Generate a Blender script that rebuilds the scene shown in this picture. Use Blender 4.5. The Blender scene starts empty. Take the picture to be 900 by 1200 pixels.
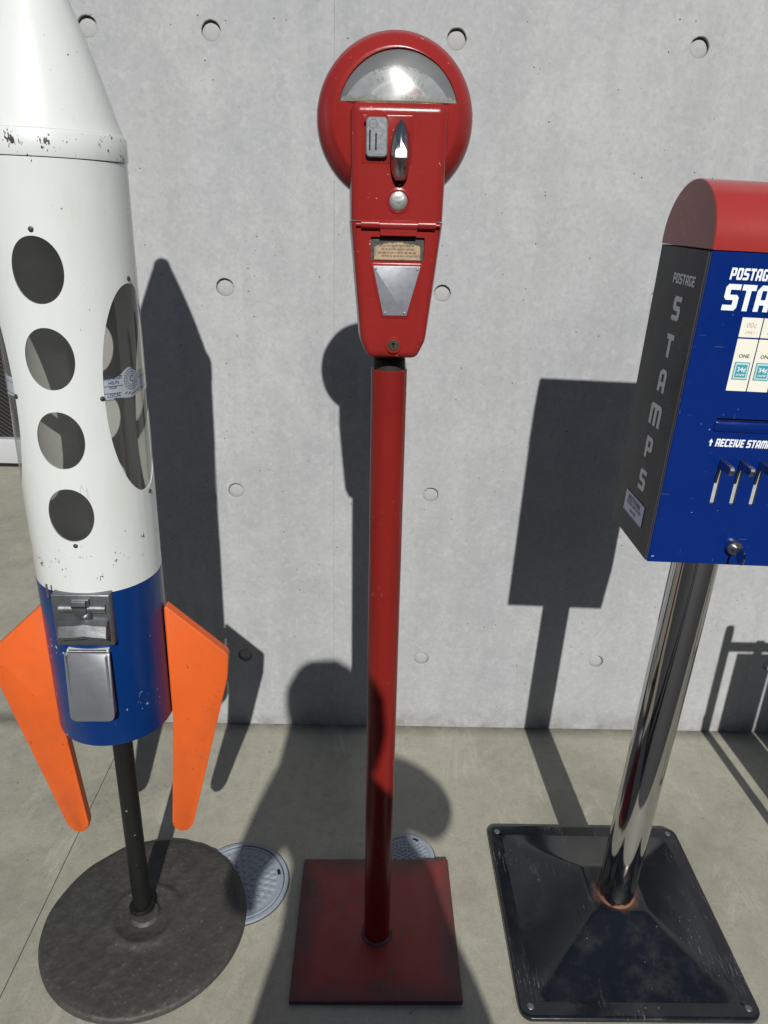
import bpy, bmesh, math, random
from math import sin, cos, pi, radians, sqrt, atan2
from mathutils import Vector, Matrix
from mathutils.geometry import tessellate_polygon

# ------------------------------------------------------------------ camera, world, sun, exposure
SC = bpy.context.scene
COL = SC.collection
CAM_H = 1.276
cd = bpy.data.cameras.new('camera'); cam = bpy.data.objects.new('camera', cd); COL.objects.link(cam)
cd.sensor_fit = 'VERTICAL'; cd.sensor_height = 36.0; cd.lens = 25.473; cd.clip_start = .005; cd.clip_end = 2000
_p, _r, _y = radians(22.80), radians(1.736), radians(1.182)
f0 = Vector((sin(_y), cos(_y), 0)); r0 = Vector((cos(_y), -sin(_y), 0)); u0 = Vector((0, 0, 1))
fw = f0*cos(_p) - u0*sin(_p); up = f0*sin(_p) + u0*cos(_p)
rt = r0*cos(_r) + up*sin(_r); uu = up*cos(_r) - r0*sin(_r)
M = Matrix((( rt.x, uu.x, -fw.x, 0), (rt.y, uu.y, -fw.y, 0), (rt.z, uu.z, -fw.z, CAM_H), (0, 0, 0, 1)))
cam.matrix_world = M
SC.camera = cam

SUN = Vector((.066, -1.0, .69)).normalized()          # towards the sun
SUN_EL = math.asin(SUN.z)
world = bpy.data.worlds.new('World'); SC.world = world; world.use_nodes = True
wn = world.node_tree.nodes; wl = world.node_tree.links
sky = wn.new('ShaderNodeTexSky'); sky.sky_type = 'NISHITA'; sky.sun_disc = False
sky.sun_elevation = SUN_EL; sky.sun_rotation = atan2(SUN.x, SUN.y)
sky.air_density = 1.0; sky.dust_density = .6
wl.new(sky.outputs[0], wn['Background'].inputs[0]); wn['Background'].inputs[1].default_value = .05
sl = bpy.data.lights.new('sun', 'SUN'); sl.energy = 4.6; sl.angle = radians(.55); sl.color = (1, .978, .94)
sun = bpy.data.objects.new('sun', sl); COL.objects.link(sun)
sun.rotation_euler = (-SUN).to_track_quat('-Z', 'Y').to_euler(); sun.location = (0, -4, 6)
SC.view_settings.view_transform = 'Standard'; SC.view_settings.look = 'None'
SC.view_settings.exposure = 0.0; SC.view_settings.gamma = 1.0
SC.render.engine = 'CYCLES'
SC.cycles.use_denoising = True
SC.cycles.max_bounces = 10; SC.cycles.transparent_max_bounces = 16
SC.cycles.caustics_reflective = False; SC.cycles.caustics_refractive = False
random.seed(7)

# ------------------------------------------------------------------ material helpers
class NT:
    def __init__(s, name):
        s.m = bpy.data.materials.new(name); s.m.use_nodes = True
        s.n = s.m.node_tree.nodes; s.l = s.m.node_tree.links
        s.b = s.n['Principled BSDF']; s.out = s.n['Material Output']
        s.co = s.n.new('ShaderNodeTexCoord').outputs['Object']
    def link(s, a, b): s.l.new(a, b)
    def mapped(s, scale=(1, 1, 1), loc=(0, 0, 0), rot=(0, 0, 0)):
        q = s.n.new('ShaderNodeMapping'); q.inputs['Scale'].default_value = scale
        q.inputs['Location'].default_value = loc; q.inputs['Rotation'].default_value = rot
        s.link(s.co, q.inputs['Vector']); return q.outputs[0]
    def noise(s, scale, detail=4, rough=.55, vec=None, dist=0):
        q = s.n.new('ShaderNodeTexNoise'); q.inputs['Scale'].default_value = scale
        q.inputs['Detail'].default_value = detail; q.inputs['Roughness'].default_value = rough
        q.inputs['Distortion'].default_value = dist
        s.link(vec or s.co, q.inputs['Vector']); return q.outputs['Fac']
    def voronoi(s, scale, vec=None, feature='F1'):
        q = s.n.new('ShaderNodeTexVoronoi'); q.inputs['Scale'].default_value = scale; q.feature = feature
        s.link(vec or s.co, q.inputs['Vector']); return q.outputs['Distance']
    def ramp(s, fac, stops, interp='LINEAR'):
        q = s.n.new('ShaderNodeValToRGB'); q.color_ramp.interpolation = interp
        e = q.color_ramp.elements
        while len(e) < len(stops): e.new(.5)
        for i, (p, c) in enumerate(stops):
            e[i].position = p; e[i].color = (c, c, c, 1) if isinstance(c, (int, float)) else (*c, 1)
        s.link(fac, q.inputs[0]); return q.outputs[0]
    def math(s, op, a, b=None, clamp=False):
        q = s.n.new('ShaderNodeMath'); q.operation = op; q.use_clamp = clamp
        for i, v in enumerate((a, b)):
            if v is None: continue
            if isinstance(v, (int, float)): q.inputs[i].default_value = v
            else: s.link(v, q.inputs[i])
        return q.outputs[0]
    def sep(s, vec=None):
        q = s.n.new('ShaderNodeSeparateXYZ'); s.link(vec or s.co, q.inputs[0]); return q.outputs
    def mix(s, fac, a, b, mode='MIX'):
        q = s.n.new('ShaderNodeMix'); q.data_type = 'RGBA'; q.blend_type = mode
        for sock, v in ((q.inputs[0], fac), (q.inputs[6], a), (q.inputs[7], b)):
            if isinstance(v, (int, float)): sock.default_value = v
            elif isinstance(v, tuple): sock.default_value = (*v, 1)
            else: s.link(v, sock)
        return q.outputs[2]
    def bump(s, h, strength=.2, dist=.002, prev=None):
        q = s.n.new('ShaderNodeBump'); q.inputs['Strength'].default_value = strength; q.inputs['Distance'].default_value = dist
        s.link(h, q.inputs['Height'])
        if prev is not None: s.link(prev, q.inputs['Normal'])
        return q.outputs[0]
    def set(s, **k):
        for key, v in k.items():
            sock = s.b.inputs[key.replace('_', ' ')]
            if hasattr(v, 'is_linked'): s.link(v, sock)
            elif isinstance(v, tuple) and len(v) == 3: sock.default_value = (*v, 1)
            else: sock.default_value = v
        return s
MAT = {}
def col(c, k): return tuple(max(0, x*k) for x in c)

def paint(name, c, rough=.35, var=.12, scale=9, chip=None, chip_amt=.0, chip_scale=160, coat=0., spec=.35, ior=1.5, metal=0., bump=.03, scratch=0, grime=None, rvar=.12):
    t = NT(name)
    n1 = t.noise(scale, 5, .6)
    base = t.mix(n1, col(c, 1-var), col(c, 1+var))
    if grime:
        g = t.ramp(t.noise(scale*2.3, 6, .65), [(.5, 0), (.75, 1)])
        base = t.mix(t.math('MULTIPLY', g, grime[1]), base, grime[0])
    r = t.math('ADD', t.math('MULTIPLY', t.noise(scale*3, 4, .6), rvar*2), rough-rvar)
    if chip_amt:
        a = t.noise(chip_scale, 2, .5); b = t.noise(chip_scale*.13, 2, .5)
        k = t.math('ADD', a, t.math('MULTIPLY', b, .55))
        m = t.ramp(t.math('SUBTRACT', k, .5), [(.575-chip_amt, 0), (.585-chip_amt, 1)])
        base = t.mix(m, base, chip)
    if scratch:
        v = t.mapped((1.5, 1.5, 60), rot=(.35, .5, .2)); a = t.noise(14, 2, .4, v)
        v2 = t.mapped((50, 2, 2), rot=(.2, .9, .7)); b = t.noise(11, 2, .4, v2)
        mm = t.math('MAXIMUM', t.ramp(a, [(.765, 0), (.78, 1)]), t.ramp(b, [(.765, 0), (.78, 1)]))
        mm = t.math('MULTIPLY', mm, t.ramp(t.noise(6, 2), [(.45, 0), (.62, scratch)]))
        base = t.mix(mm, base, (.42, .42, .40))
    nb = t.bump(t.noise(scale*14, 3, .6), bump, .0015)
    nb = t.bump(t.noise(scale*1.6, 2, .5), bump*1.5, .006, nb)
    t.set(Base_Color=base, Roughness=r, Metallic=metal, Normal=nb, Coat_Weight=coat, Coat_Roughness=.12, Specular_IOR_Level=spec, IOR=ior)
    MAT[name] = t.m; return t

def glass(name, tint=(1, 1, 1), ior=1.45, rough=.03, haze=None):
    t = NT(name)
    tr = t.n.new('ShaderNodeBsdfTransparent'); tr.inputs[0].default_value = (*tint, 1)
    gl = t.n.new('ShaderNodeBsdfGlossy'); gl.inputs['Roughness'].default_value = rough
    lw = t.n.new('ShaderNodeLayerWeight'); f5 = t.math('POWER', lw.outputs['Facing'], 5.0); f_0 = ((ior-1)/(ior+1))**2*1.8
    frs = t.math('ADD', t.math('MULTIPLY', f5, 1-f_0), f_0)
    mx = t.n.new('ShaderNodeMixShader'); t.link(frs, mx.inputs[0]); t.link(tr.outputs[0], mx.inputs[1]); t.link(gl.outputs[0], mx.inputs[2])
    o = mx.outputs[0]
    if haze:
        df = t.n.new('ShaderNodeBsdfDiffuse'); df.inputs[0].default_value = (*haze[0], 1)
        m2 = t.n.new('ShaderNodeMixShader')
        hz = t.ramp(t.noise(9, 2, .5), [(.35, haze[1]*.7), (.75, haze[1]*1.4)])
        t.link(hz, m2.inputs[0]); t.link(o, m2.inputs[1]); t.link(df.outputs[0], m2.inputs[2]); o = m2.outputs[0]
    t.link(o, t.out.inputs['Surface']); MAT[name] = t.m

# concrete wall
t = NT('wall_concrete')
big = t.noise(1.7, 4, .55, dist=.5); mid = t.noise(13, 6, .66); fine = t.noise(95, 4, .7); gr = t.noise(62, 6, .75, dist=.6)
streak = t.noise(4, 5, .6, t.mapped((3.4, 3.4, .28)))
c = t.mix(t.ramp(big, [(.34, 0), (.66, 1)]), (.285, .295, .305), (.380, .384, .384))
c = t.mix(t.ramp(mid, [(.36, .0), (.68, .40)]), c, (.425, .433, .44))
c = t.mix(t.ramp(streak, [(.46, 0), (.70, .55)]), c, (.305, .309, .312))
c = t.mix(t.ramp(t.noise(2.4, 5, .6, t.mapped((5.5, 5.5, .22), (3.3, 0, 1.1))), [(.55, 0), (.68, .35)]), c, (.43, .432, .43))
c = t.mix(t.ramp(t.noise(3.2, 6, .7, t.mapped((1, 1, 1), (9.1, 0, 4.4)), 1.2), [(.53, 0), (.68, .45)]), c, (.435, .433, .425))
c = t.mix(t.ramp(gr, [(.38, .30), (.50, 0)]), c, (.255, .263, .272))
c = t.mix(t.ramp(t.noise(48, 6, .75, t.mapped((1, 1, 1), (4.2, 0, 1.7)), .8), [(.51, 0), (.63, .32)]), c, (.47, .477, .48))
c = t.mix(t.ramp(fine, [(.33, .26), (.55, 0)]), c, (.24, .244, .248))
pv = t.math('MULTIPLY', t.ramp(t.voronoi(46), [(.055, 1), (.08, 0)]), t.ramp(t.noise(9, 3), [(.48, 0), (.54, 1)]))
pv = t.math('MAXIMUM', pv, t.math('MULTIPLY', t.ramp(t.voronoi(110), [(.055, 1), (.085, 0)]), t.ramp(t.noise(6, 3, .5, t.mapped((1, 1, 1), (2, 0, 8))), [(.52, 0), (.57, 1)])))
c = t.mix(pv, c, (.07, .07, .07))
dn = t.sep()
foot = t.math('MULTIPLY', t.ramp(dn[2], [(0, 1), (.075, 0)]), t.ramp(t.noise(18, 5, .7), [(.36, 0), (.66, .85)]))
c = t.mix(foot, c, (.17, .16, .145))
hgt = t.math('SUBTRACT', t.math('ADD', t.math('MULTIPLY', mid, .5), t.math('MULTIPLY', fine, .25)), pv)
t.set(Base_Color=c, Roughness=.78, Normal=t.bump(hgt, .22, .002)); MAT['wall'] = t.m
t = NT('plug_mortar')
c = t.mix(t.noise(90, 4, .7), (.30, .305, .30), (.40, .40, .39))
t.set(Base_Color=c, Roughness=.85, Normal=t.bump(t.noise(140, 3), .3, .001)); MAT['plug'] = t.m
# concrete ground
t = NT('ground_concrete')
big = t.noise(1.4, 6, .62, dist=.6); mid = t.noise(8, 6, .7, dist=.3); fine = t.noise(190, 4, .75)
c = t.mix(t.ramp(big, [(.3, 0), (.7, 1)]), (.268, .256, .202), (.368, .354, .288))
c = t.mix(t.ramp(mid, [(.38, 0), (.7, .5)]), c, (.405, .390, .320))
c = t.mix(t.ramp(t.noise(3.1, 5, .7, t.mapped((1, 1, 1), (3.1, 7.7, 0)), .8), [(.50, 0), (.70, .60)]), c, (.195, .185, .145))
c = t.mix(t.ramp(t.noise(42, 6, .75, None, .5), [(.34, .30), (.52, 0)]), c, (.175, .17, .14))
c = t.mix(t.ramp(t.noise(11, 6, .72, t.mapped((1, .35, 1), (1.2, 5.1, 0), (0, 0, .5)), .8), [(.56, 0), (.68, .5)]), c, (.455, .44, .37))
c = t.mix(t.ramp(fine, [(.32, .30), (.55, 0)]), c, (.14, .135, .11))
c = t.mix(t.ramp(t.noise(320, 2, .6), [(.6, 0), (.75, .3)]), c, (.44, .43, .37))
sx = t.sep()
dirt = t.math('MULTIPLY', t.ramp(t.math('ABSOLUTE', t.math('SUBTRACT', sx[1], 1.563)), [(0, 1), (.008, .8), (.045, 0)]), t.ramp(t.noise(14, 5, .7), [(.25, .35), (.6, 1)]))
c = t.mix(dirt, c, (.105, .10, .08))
spk = t.math('MULTIPLY', t.ramp(t.voronoi(24), [(.035, 1), (.055, 0)]), t.ramp(t.noise(7, 2), [(.50, 0), (.56, 1)]))
c = t.mix(spk, c, (.06, .058, .05))
crk = t.ramp(t.noise(2.6, 7, .62, t.mapped((1, 1, 1), (6.3, 1.9, 0)), .5), [(.4965, 0), (.5, .5), (.5035, 0)])
c = t.mix(t.math('MULTIPLY', crk, t.ramp(t.noise(1.9, 2), [(.5, 0), (.6, 1)])), c, (.12, .115, .095))
t.set(Base_Color=c, Roughness=t.math('ADD', t.math('MULTIPLY', mid, .3), .5), Normal=t.bump(t.math('ADD', fine, t.math('MULTIPLY', mid, .4)), .25, .0016))
MAT['ground'] = t.m
t = NT('asphalt')
c = t.mix(t.noise(220, 3, .7), (.030, .030, .031), (.085, .084, .082))
t.set(Base_Color=c, Roughness=.8, Normal=t.bump(t.noise(260, 3), .5, .003)); MAT['asphalt'] = t.m
t = NT('joint_dark'); t.set(Base_Color=(.20, .197, .175), Roughness=.9); MAT['joint'] = t.m

# paints and metals
def rocket_white():
    t = NT('rocket_white')
    z = t.sep()[2]
    base = t.mix(t.noise(5, 5, .6), (.60, .63, .605), (.675, .695, .67))
    base = t.mix(t.ramp(t.noise(30, 5, .7, t.mapped((1, 1, .3))), [(.55, 0), (.8, .3)]), base, (.53, .53, .49))
    a = t.noise(380, 3, .6, t.mapped((1, 1, .5))); b = t.noise(42, 3, .6)
    edge = t.math('MAXIMUM', t.ramp(t.math('ABSOLUTE', t.math('SUBTRACT', z, 1.332)), [(.010, 1), (.024, 0)]),
                  t.ramp(t.math('ABSOLUTE', t.math('SUBTRACT', z, .805)), [(.0, .85), (.06, 0)]))
    k = t.math('ADD', t.math('ADD', t.math('MULTIPLY', a, .6), t.math('MULTIPLY', b, .8)), t.math('MULTIPLY', edge, .13))
    m = t.ramp(k, [(.945, 0), (.955, 1)])
    m2 = t.math('MULTIPLY', t.ramp(t.voronoi(60), [(.05, 1), (.07, 0)]), t.ramp(t.noise(12, 2), [(.58, 0), (.62, 1)]))
    base = t.mix(t.math('MAXIMUM', m, m2), base, (.05, .042, .035))
    cr = t.ramp(t.noise(4.5, 3, .5, t.mapped((9, 9, .8))), [(.696, 0), (.703, .6), (.71, 0)])
    base = t.mix(cr, base, (.35, .34, .31))
    grm = t.math('MULTIPLY', t.ramp(t.noise(9, 5, .65, t.mapped((1, 1, .25))), [(.48, 0), (.75, .35)]), t.ramp(z, [(.76, 1), (1.0, .25)]))
    base = t.mix(grm, base, (.42, .40, .33))
    nb = t.bump(t.noise(7, 2), .03, .01); nb = t.bump(t.math('SUBTRACT', t.noise(200, 2), m), .05, .0008, nb)
    t.set(Base_Color=base, Roughness=t.math('ADD', t.math('MULTIPLY', t.noise(25, 4), .2), .2), Normal=nb, Coat_Weight=.5, Coat_Roughness=.04)
    MAT['rwhite'] = t.m
rocket_white()
paint('rinner', (.42, .42, .40), .6, .15, 8, grime=((.26, .255, .24), .6))
paint('rblue', (.002, .027, .135), .26, .12, 7, chip=(.35, .36, .38), chip_amt=.02, coat=0., bump=.02, scratch=.25)
paint('orange', (.62, .105, .018), .42, .08, 6, chip=(.06, .03, .02), chip_amt=.02, chip_scale=260, scratch=.35, coat=0., bump=.04, grime=((.42, .085, .03), .55))
paint('zinc', (.21, .22, .23), .42, .18, 25, metal=.85, bump=.10, grime=((.20, .20, .19), .6))
paint('steel', (.36, .37, .40), .42, .10, 18, metal=.75, bump=.02, grime=((.32, .32, .33), .5))
paint('black_pipe', (.011, .011, .010), .42, .3, 14, chip=(.3, .3, .28), chip_amt=.01, bump=.06, spec=.2)
t = NT('iron_base')
n = t.noise(60, 7, .72); v = t.voronoi(95)
c = t.mix(t.ramp(n, [(.3, 0), (.72, 1)]), (.036, .035, .030), (.062, .060, .052))
c = t.mix(t.ramp(t.noise(5, 5, .65), [(.45, 0), (.7, .35)]), c, (.030, .029, .025))
c = t.mix(t.ramp(t.noise(16, 6, .7), [(.55, 0), (.75, .22)]), c, (.10, .095, .08))
c = t.mix(t.ramp(t.noise(120, 3, .6), [(.64, 0), (.72, .5)]), c, (.17, .155, .125))
t.set(Base_Color=c, Roughness=t.math('ADD', t.math('MULTIPLY', n, .3), .42), Metallic=.1, Normal=t.bump(t.math('ADD', n, t.math('MULTIPLY', v, .7)), .45, .003)); MAT['iron'] = t.m
paint('mred', (.245, .020, .018), .25, .17, 8, spec=.22, chip=(.45, .27, .24), chip_amt=.015, chip_scale=240, coat=0., bump=.09, grime=((.20, .016, .014), .5))
paint('pole_red', (.185, .0135, .0105), .30, .14, 5, spec=.25, chip=(.20, .05, .04), chip_amt=.02, coat=0., bump=.06, grime=((.13, .010, .009), .6))
t = NT('plate_red')
xx = t.sep()
n = t.noise(9, 6, .65)
edge = t.math('MAXIMUM', t.math('ABSOLUTE', xx[0]), t.math('ABSOLUTE', t.math('SUBTRACT', xx[1], .02)))
worn = t.ramp(t.math('ADD', t.math('MULTIPLY', edge, 5.2), t.math('MULTIPLY', n, .5)), [(.78, 0), (1.0, .85)])
c = t.mix(n, (.20, .018, .016), (.29, .028, .025))
c = t.mix(worn, c, (.055, .026, .024))
c = t.mix(t.ramp(t.noise(34, 3, .6), [(.655, 0), (.69, .8)]), c, (.07, .055, .05))
t.set(Base_Color=c, Roughness=t.math('ADD', t.math('MULTIPLY', t.noise(30, 5), .4), .32), Normal=t.bump(t.noise(90, 4, .7), .18, .002)); MAT['plate_red'] = t.m
paint('chrome_handle', (.46, .45, .44), .30, .12, 30, metal=1, bump=.04, rvar=.06)
paint('grey_cast', (.20, .215, .225), .5, .15, 60, metal=.35, bump=.08)
paint('alu_plate', (.33, .34, .375), .5, .10, 50, metal=.45, bump=.03, grime=((.20, .21, .24), .6))
paint('screw', (.055, .053, .047), .5, .3, 60, metal=.4)
paint('worn_strip', (.42, .45, .42), .5, .3, 90, metal=.15)
paint('grey_lens', (.34, .35, .33), .42, .25, 60, metal=.6, bump=.1)
paint('weld', (.10, .06, .05), .55, .4, 40, bump=.4, chip=(.25, .2, .2), chip_amt=.1)
paint('brass', (.085, .068, .045), .45, .3, 60, metal=.6)
paint('black_hole', (.006, .006, .006), .7, .1, 20)
paint('dark_film', (.055, .052, .046), .55, .4, 120, grime=((.13, .12, .10), .7))
paint('paper', (.40, .29, .185), .8, .2, 90, grime=((.10, .095, .085), 1.0))
paint('faded_ink', (.20, .15, .105), .8, .5, 90)
paint('ink', (.05, .05, .055), .6, .1, 20)
paint('dial_plate', (.42, .43, .43), .36, .2, 40, metal=.75, grime=((.22, .23, .18), .8))
paint('dial_white', (.78, .78, .74), .5, .1, 40)
paint('dial_pink', (.52, .28, .29), .5, .15, 60)
paint('verdigris', (.26, .27, .16), .8, .45, 150, grime=((.10, .085, .05), .9))
glass('dial_glass', (.80, .82, .82), 1.9, .20, haze=((.50, .51, .50), .24))
glass('acrylic', (.84, .85, .82), 1.47, .02, haze=((.40, .40, .37), .07))
paint('label_paper', (.62, .67, .80), .45, .06, 50)
paint('navy_ink', (.025, .05, .16), .5, .1, 50)
paint('sblack', (.010, .013, .021), .24, .25, 12, chip=(.22, .22, .22), chip_amt=.01, bump=.05, spec=.5, ior=1.2, coat=0.)
paint('base_black', (.009, .0095, .0105), .24, .3, 10, chip=(.30, .30, .28), chip_amt=-.03, spec=.5, ior=1.5, bump=.10, scratch=1.0, grime=((.035, .035, .034), .8), coat=0.)
paint('sblue', (.0012, .0175, .142), .26, .08, 8, chip=(.45, .50, .62), chip_amt=.015, bump=.035, coat=0., scratch=.5)
paint('sred', (.30, .033, .030), .24, .08, 8, chip=(.6, .3, .28), chip_amt=.01, bump=.03, coat=0.)
paint('white_print', (.76, .80, .84), .45, .05, 30)
paint('grey_print', (.80, .80, .80), .5, .08, 30)
paint('card', (.74, .73, .62), .6, .05, 40)
paint('teal', (.05, .30, .34), .5, .08, 60)
paint('pale_teal', (.50, .66, .66), .5, .06, 60)
paint('pink_ink', (.62, .45, .38), .6, .1, 60)
paint('sticker', (.72, .72, .84), .5, .06, 60)
paint('sticker_blue', (.10, .10, .32), .5, .1, 60)
t = NT('base_enamel')
xy = t.sep(); rad_ = t.math('SQRT', t.math('ADD', t.math('MULTIPLY', xy[0], xy[0]), t.math('MULTIPLY', xy[1], xy[1])))
base = t.mix(t.noise(7, 5, .6), (.0045, .0056, .0085), (.0080, .0094, .0130))
dust = t.math('MULTIPLY', t.ramp(t.noise(19, 7, .72), [(.48, 0), (.78, .45)]), t.ramp(t.noise(3.5, 3), [(.35, .15), (.65, 1)]))
base = t.mix(dust, base, (.055, .052, .046))
def scr(sc, rot, th): return t.ramp(t.noise(10, 2, .35, t.mapped(sc, (1.3, .4, 0), rot), .3), [(th-.008, 0), (th, 1), (th+.008, 0)])
sc1 = t.math('MAXIMUM', scr((40, 1.6, 1), (0, 0, .35), .66), scr((36, 2.0, 1), (0, 0, -.9), .67)); sc1 = t.math('MAXIMUM', sc1, scr((44, 1.2, 1), (0, 0, 1.5), .68))
sc1 = t.math('MULTIPLY', sc1, t.ramp(t.noise(9, 3, .6, t.mapped((1, 1, 1), (5.5, 2.5, 0))), [(.55, 0), (.64, .9)]))
base = t.mix(sc1, base, (.30, .29, .28))
near = t.ramp(t.math('ADD', rad_, t.math('MULTIPLY', t.noise(28, 5, .7), .05)), [(.056, 1), (.072, 0)])
base = t.mix(t.math('MULTIPLY', near, .7), base, (.13, .062, .036))
pits = t.math('MULTIPLY', t.ramp(t.voronoi(75), [(.05, 1), (.07, 0)]), t.ramp(t.noise(11, 2), [(.54, 0), (.6, 1)]))
base = t.mix(pits, base, (.32, .30, .27))
t.set(Base_Color=base, Roughness=t.math('ADD', t.math('MULTIPLY', dust, .5), .17), Normal=t.bump(t.noise(14, 4, .6), .12, .004)); MAT['base_enamel'] = t.m
t = NT('chrome')
n = t.noise(3, 2); c = t.mix(t.noise(18, 5, .7), (.46, .46, .46), (.56, .56, .555))
t.set(Base_Color=c, Metallic=1.0, Roughness=t.math('ADD', t.math('MULTIPLY', t.noise(40, 4), .08), .03), Normal=t.bump(n, .05, .01)); MAT['chrome'] = t.m
t = NT('rust')
c = t.mix(t.noise(60, 5, .7), (.075, .034, .020), (.27, .125, .07))
t.set(Base_Color=c, Roughness=.85, Normal=t.bump(t.noise(150, 4), .5, .002)); MAT['rust'] = t.m
t = NT('lid_plastic')
c = t.mix(t.noise(14, 6, .65), (.20, .228, .265), (.275, .305, .345))
c = t.mix(t.ramp(t.noise(70, 4, .7), [(.5, 0), (.75, .5)]), c, (.15, .155, .155))
t.set(Base_Color=c, Roughness=.62, Normal=t.bump(t.noise(220, 3), .15, .001)); MAT['lid'] = t.m
# wired glass
t = NT('wired_glass')
co = t.sep()
d = t.math('ADD', t.math('MULTIPLY', co[0], .76), t.math('MULTIPLY', co[2], 1.0))
w1 = t.math('PINGPONG', t.math('ADD', d, 50), .0115)
line = t.ramp(w1, [(.0, 1), (.0016, 0)])
c = t.mix(t.math('MULTIPLY', line, .55), (.010, .010, .011), (.14, .13, .12))
t.set(Base_Color=c, Roughness=.12); MAT['wired'] = t.m
paint('alu_frame', (.50, .51, .53), .42, .08, 8, metal=.3)
paint('stand_metal', (.10, .10, .11), .4, .1, 12, metal=.4)
paint('stand_panel', (.12, .13, .15), .5, .1, 12)
paint('brick', (.14, .10, .085), .85, .2, 3)
paint('dirt', (.06, .056, .045), .9, .4, 60)
paint('skin', (.55, .34, .25), .5, .08, 20)
paint('jacket', (.05, .055, .07), .85, .2, 40, bump=.1)
paint('trousers', (.03, .034, .05), .9, .2, 40, bump=.1)
paint('hair', (.015, .012, .010), .5, .2, 60)
paint('shoe', (.03, .03, .03), .5, .2, 20)
paint('phone_black', (.01, .01, .012), .15, .1, 20)
paint('rubber', (.03, .022, .018), .7, .1, 20)

# ------------------------------------------------------------------ mesh helpers
def finish(me, sharp=38):
    bm = bmesh.new(); bm.from_mesh(me)
    bmesh.ops.recalc_face_normals(bm, faces=bm.faces)
    lim = radians(sharp)
    for f in bm.faces: f.smooth = True
    for e in bm.edges:
        if len(e.link_faces) == 2: e.smooth = e.calc_face_angle(0) < lim
    bm.to_mesh(me); bm.free()

class MB:
    def __init__(s): s.v = []; s.f = []
    def add(s, vs, fs):
        o = len(s.v); s.v += [tuple(x) for x in vs]; s.f += [tuple(i+o for i in f) for f in fs]; return s
    def box(s, a, b, bev=0):
        x0, y0, z0 = a; x1, y1, z1 = b
        if bev <= 0:
            return s.add([(x0,y0,z0),(x1,y0,z0),(x1,y1,z0),(x0,y1,z0),(x0,y0,z1),(x1,y0,z1),(x1,y1,z1),(x0,y1,z1)],
                         [(0,3,2,1),(4,5,6,7),(0,1,5,4),(1,2,6,5),(2,3,7,6),(3,0,4,7)])
        bm = bmesh.new(); bmesh.ops.create_cube(bm, size=1)
        for q in bm.verts: q.co = Vector(((x0+x1)/2+q.co.x*(x1-x0), (y0+y1)/2+q.co.y*(y1-y0), (z0+z1)/2+q.co.z*(z1-z0)))
        bmesh.ops.bevel(bm, geom=bm.edges[:], offset=bev, segments=3, affect='EDGES', profile=.5)
        bm.verts.index_update()
        s.add([q.co[:] for q in bm.verts], [[q.index for q in f.verts] for f in bm.faces]); bm.free(); return s
    def lathe(s, prof, n=64, c=(0, 0, 0), axis='z', closed=False, a0=0, a1=2*pi):
        full = abs(a1-a0-2*pi) < 1e-6; m = n if full else n+1
        vs = []
        for r, h in prof:
            for i in range(m):
                a = a0+(a1-a0)*i/n
                p = (r*cos(a), r*sin(a), h)
                if axis == 'y': p = (r*cos(a), h, r*sin(a))
                if axis == 'x': p = (h, r*cos(a), r*sin(a))
                vs.append((p[0]+c[0], p[1]+c[1], p[2]+c[2]))
        fs = []
        k = len(prof)
        for j in range(k if closed else k-1):
            for i in range(n):
                i2 = (i+1) % m; j2 = (j+1) % k
                fs.append((j*m+i, j*m+i2, j2*m+i2, j2*m+i))
        s.add(vs, fs)
        if full and not closed:
            o = len(s.v)-len(vs)
            if prof[0][0] > 1e-6: s.f.append(tuple(o+i for i in range(m)))
            if prof[-1][0] > 1e-6: s.f.append(tuple(o+(k-1)*m+i for i in range(m)))
        return s
    def tube(s, pts, r, n=12, cap=True):
        pts = [Vector(p) for p in pts]; vs = []; fs = []
        for i, p in enumerate(pts):
            d = (pts[min(i+1, len(pts)-1)]-pts[max(i-1, 0)]).normalized()
            u = d.orthogonal().normalized() if i == 0 else (pu-d*pu.dot(d)).normalized()
            pu = u; w = d.cross(u)
            rr = r[i] if isinstance(r, (list, tuple)) else r
            for k in range(n): vs.append(p+(u*cos(2*pi*k/n)+w*sin(2*pi*k/n))*rr)
        for i in range(len(pts)-1):
            for k in range(n): fs.append((i*n+k, i*n+(k+1) % n, (i+1)*n+(k+1) % n, (i+1)*n+k))
        if cap: fs += [tuple(range(n)), tuple((len(pts)-1)*n+k for k in range(n))]
        return s.add(vs, fs)
    def loops(s, loops, cap0=True, cap1=True):
        n = len(loops[0]); vs = [p for L in loops for p in L]; fs = []
        for j in range(len(loops)-1):
            for i in range(n): fs.append((j*n+i, j*n+(i+1) % n, (j+1)*n+(i+1) % n, (j+1)*n+i))
        if cap0: fs.append(tuple(range(n)))
        if cap1: fs.append(tuple((len(loops)-1)*n+i for i in range(n)))
        return s.add(vs, fs)
    def slab(s, outline, stages, keep=None):
        """outline of (x,z); stages (y, inset): lofts along y"""
        return s.loops([[(x, y, (z0 if keep is not None and abs(z0-keep) < 1e-5 else z)) for (x, z), (x0, z0) in zip(inset(outline, i), outline)] for y, i in stages])
    def slabz(s, outline, stages):
        return s.loops([[(x, y, z) for x, y in inset(outline, i)] for z, i in stages])
    def slabx(s, outline, stages):
        return s.loops([[(x, y, z) for y, z in inset(outline, i)] for x, i in stages])
    def mesh(s, name, sharp=38):
        me = bpy.data.meshes.new(name); me.from_pydata(s.v, [], s.f); finish(me, sharp); return me
    def build(s, name, mat, parent=None, sharp=38):
        return link(name, s.mesh(name, sharp), mat, parent)

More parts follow.
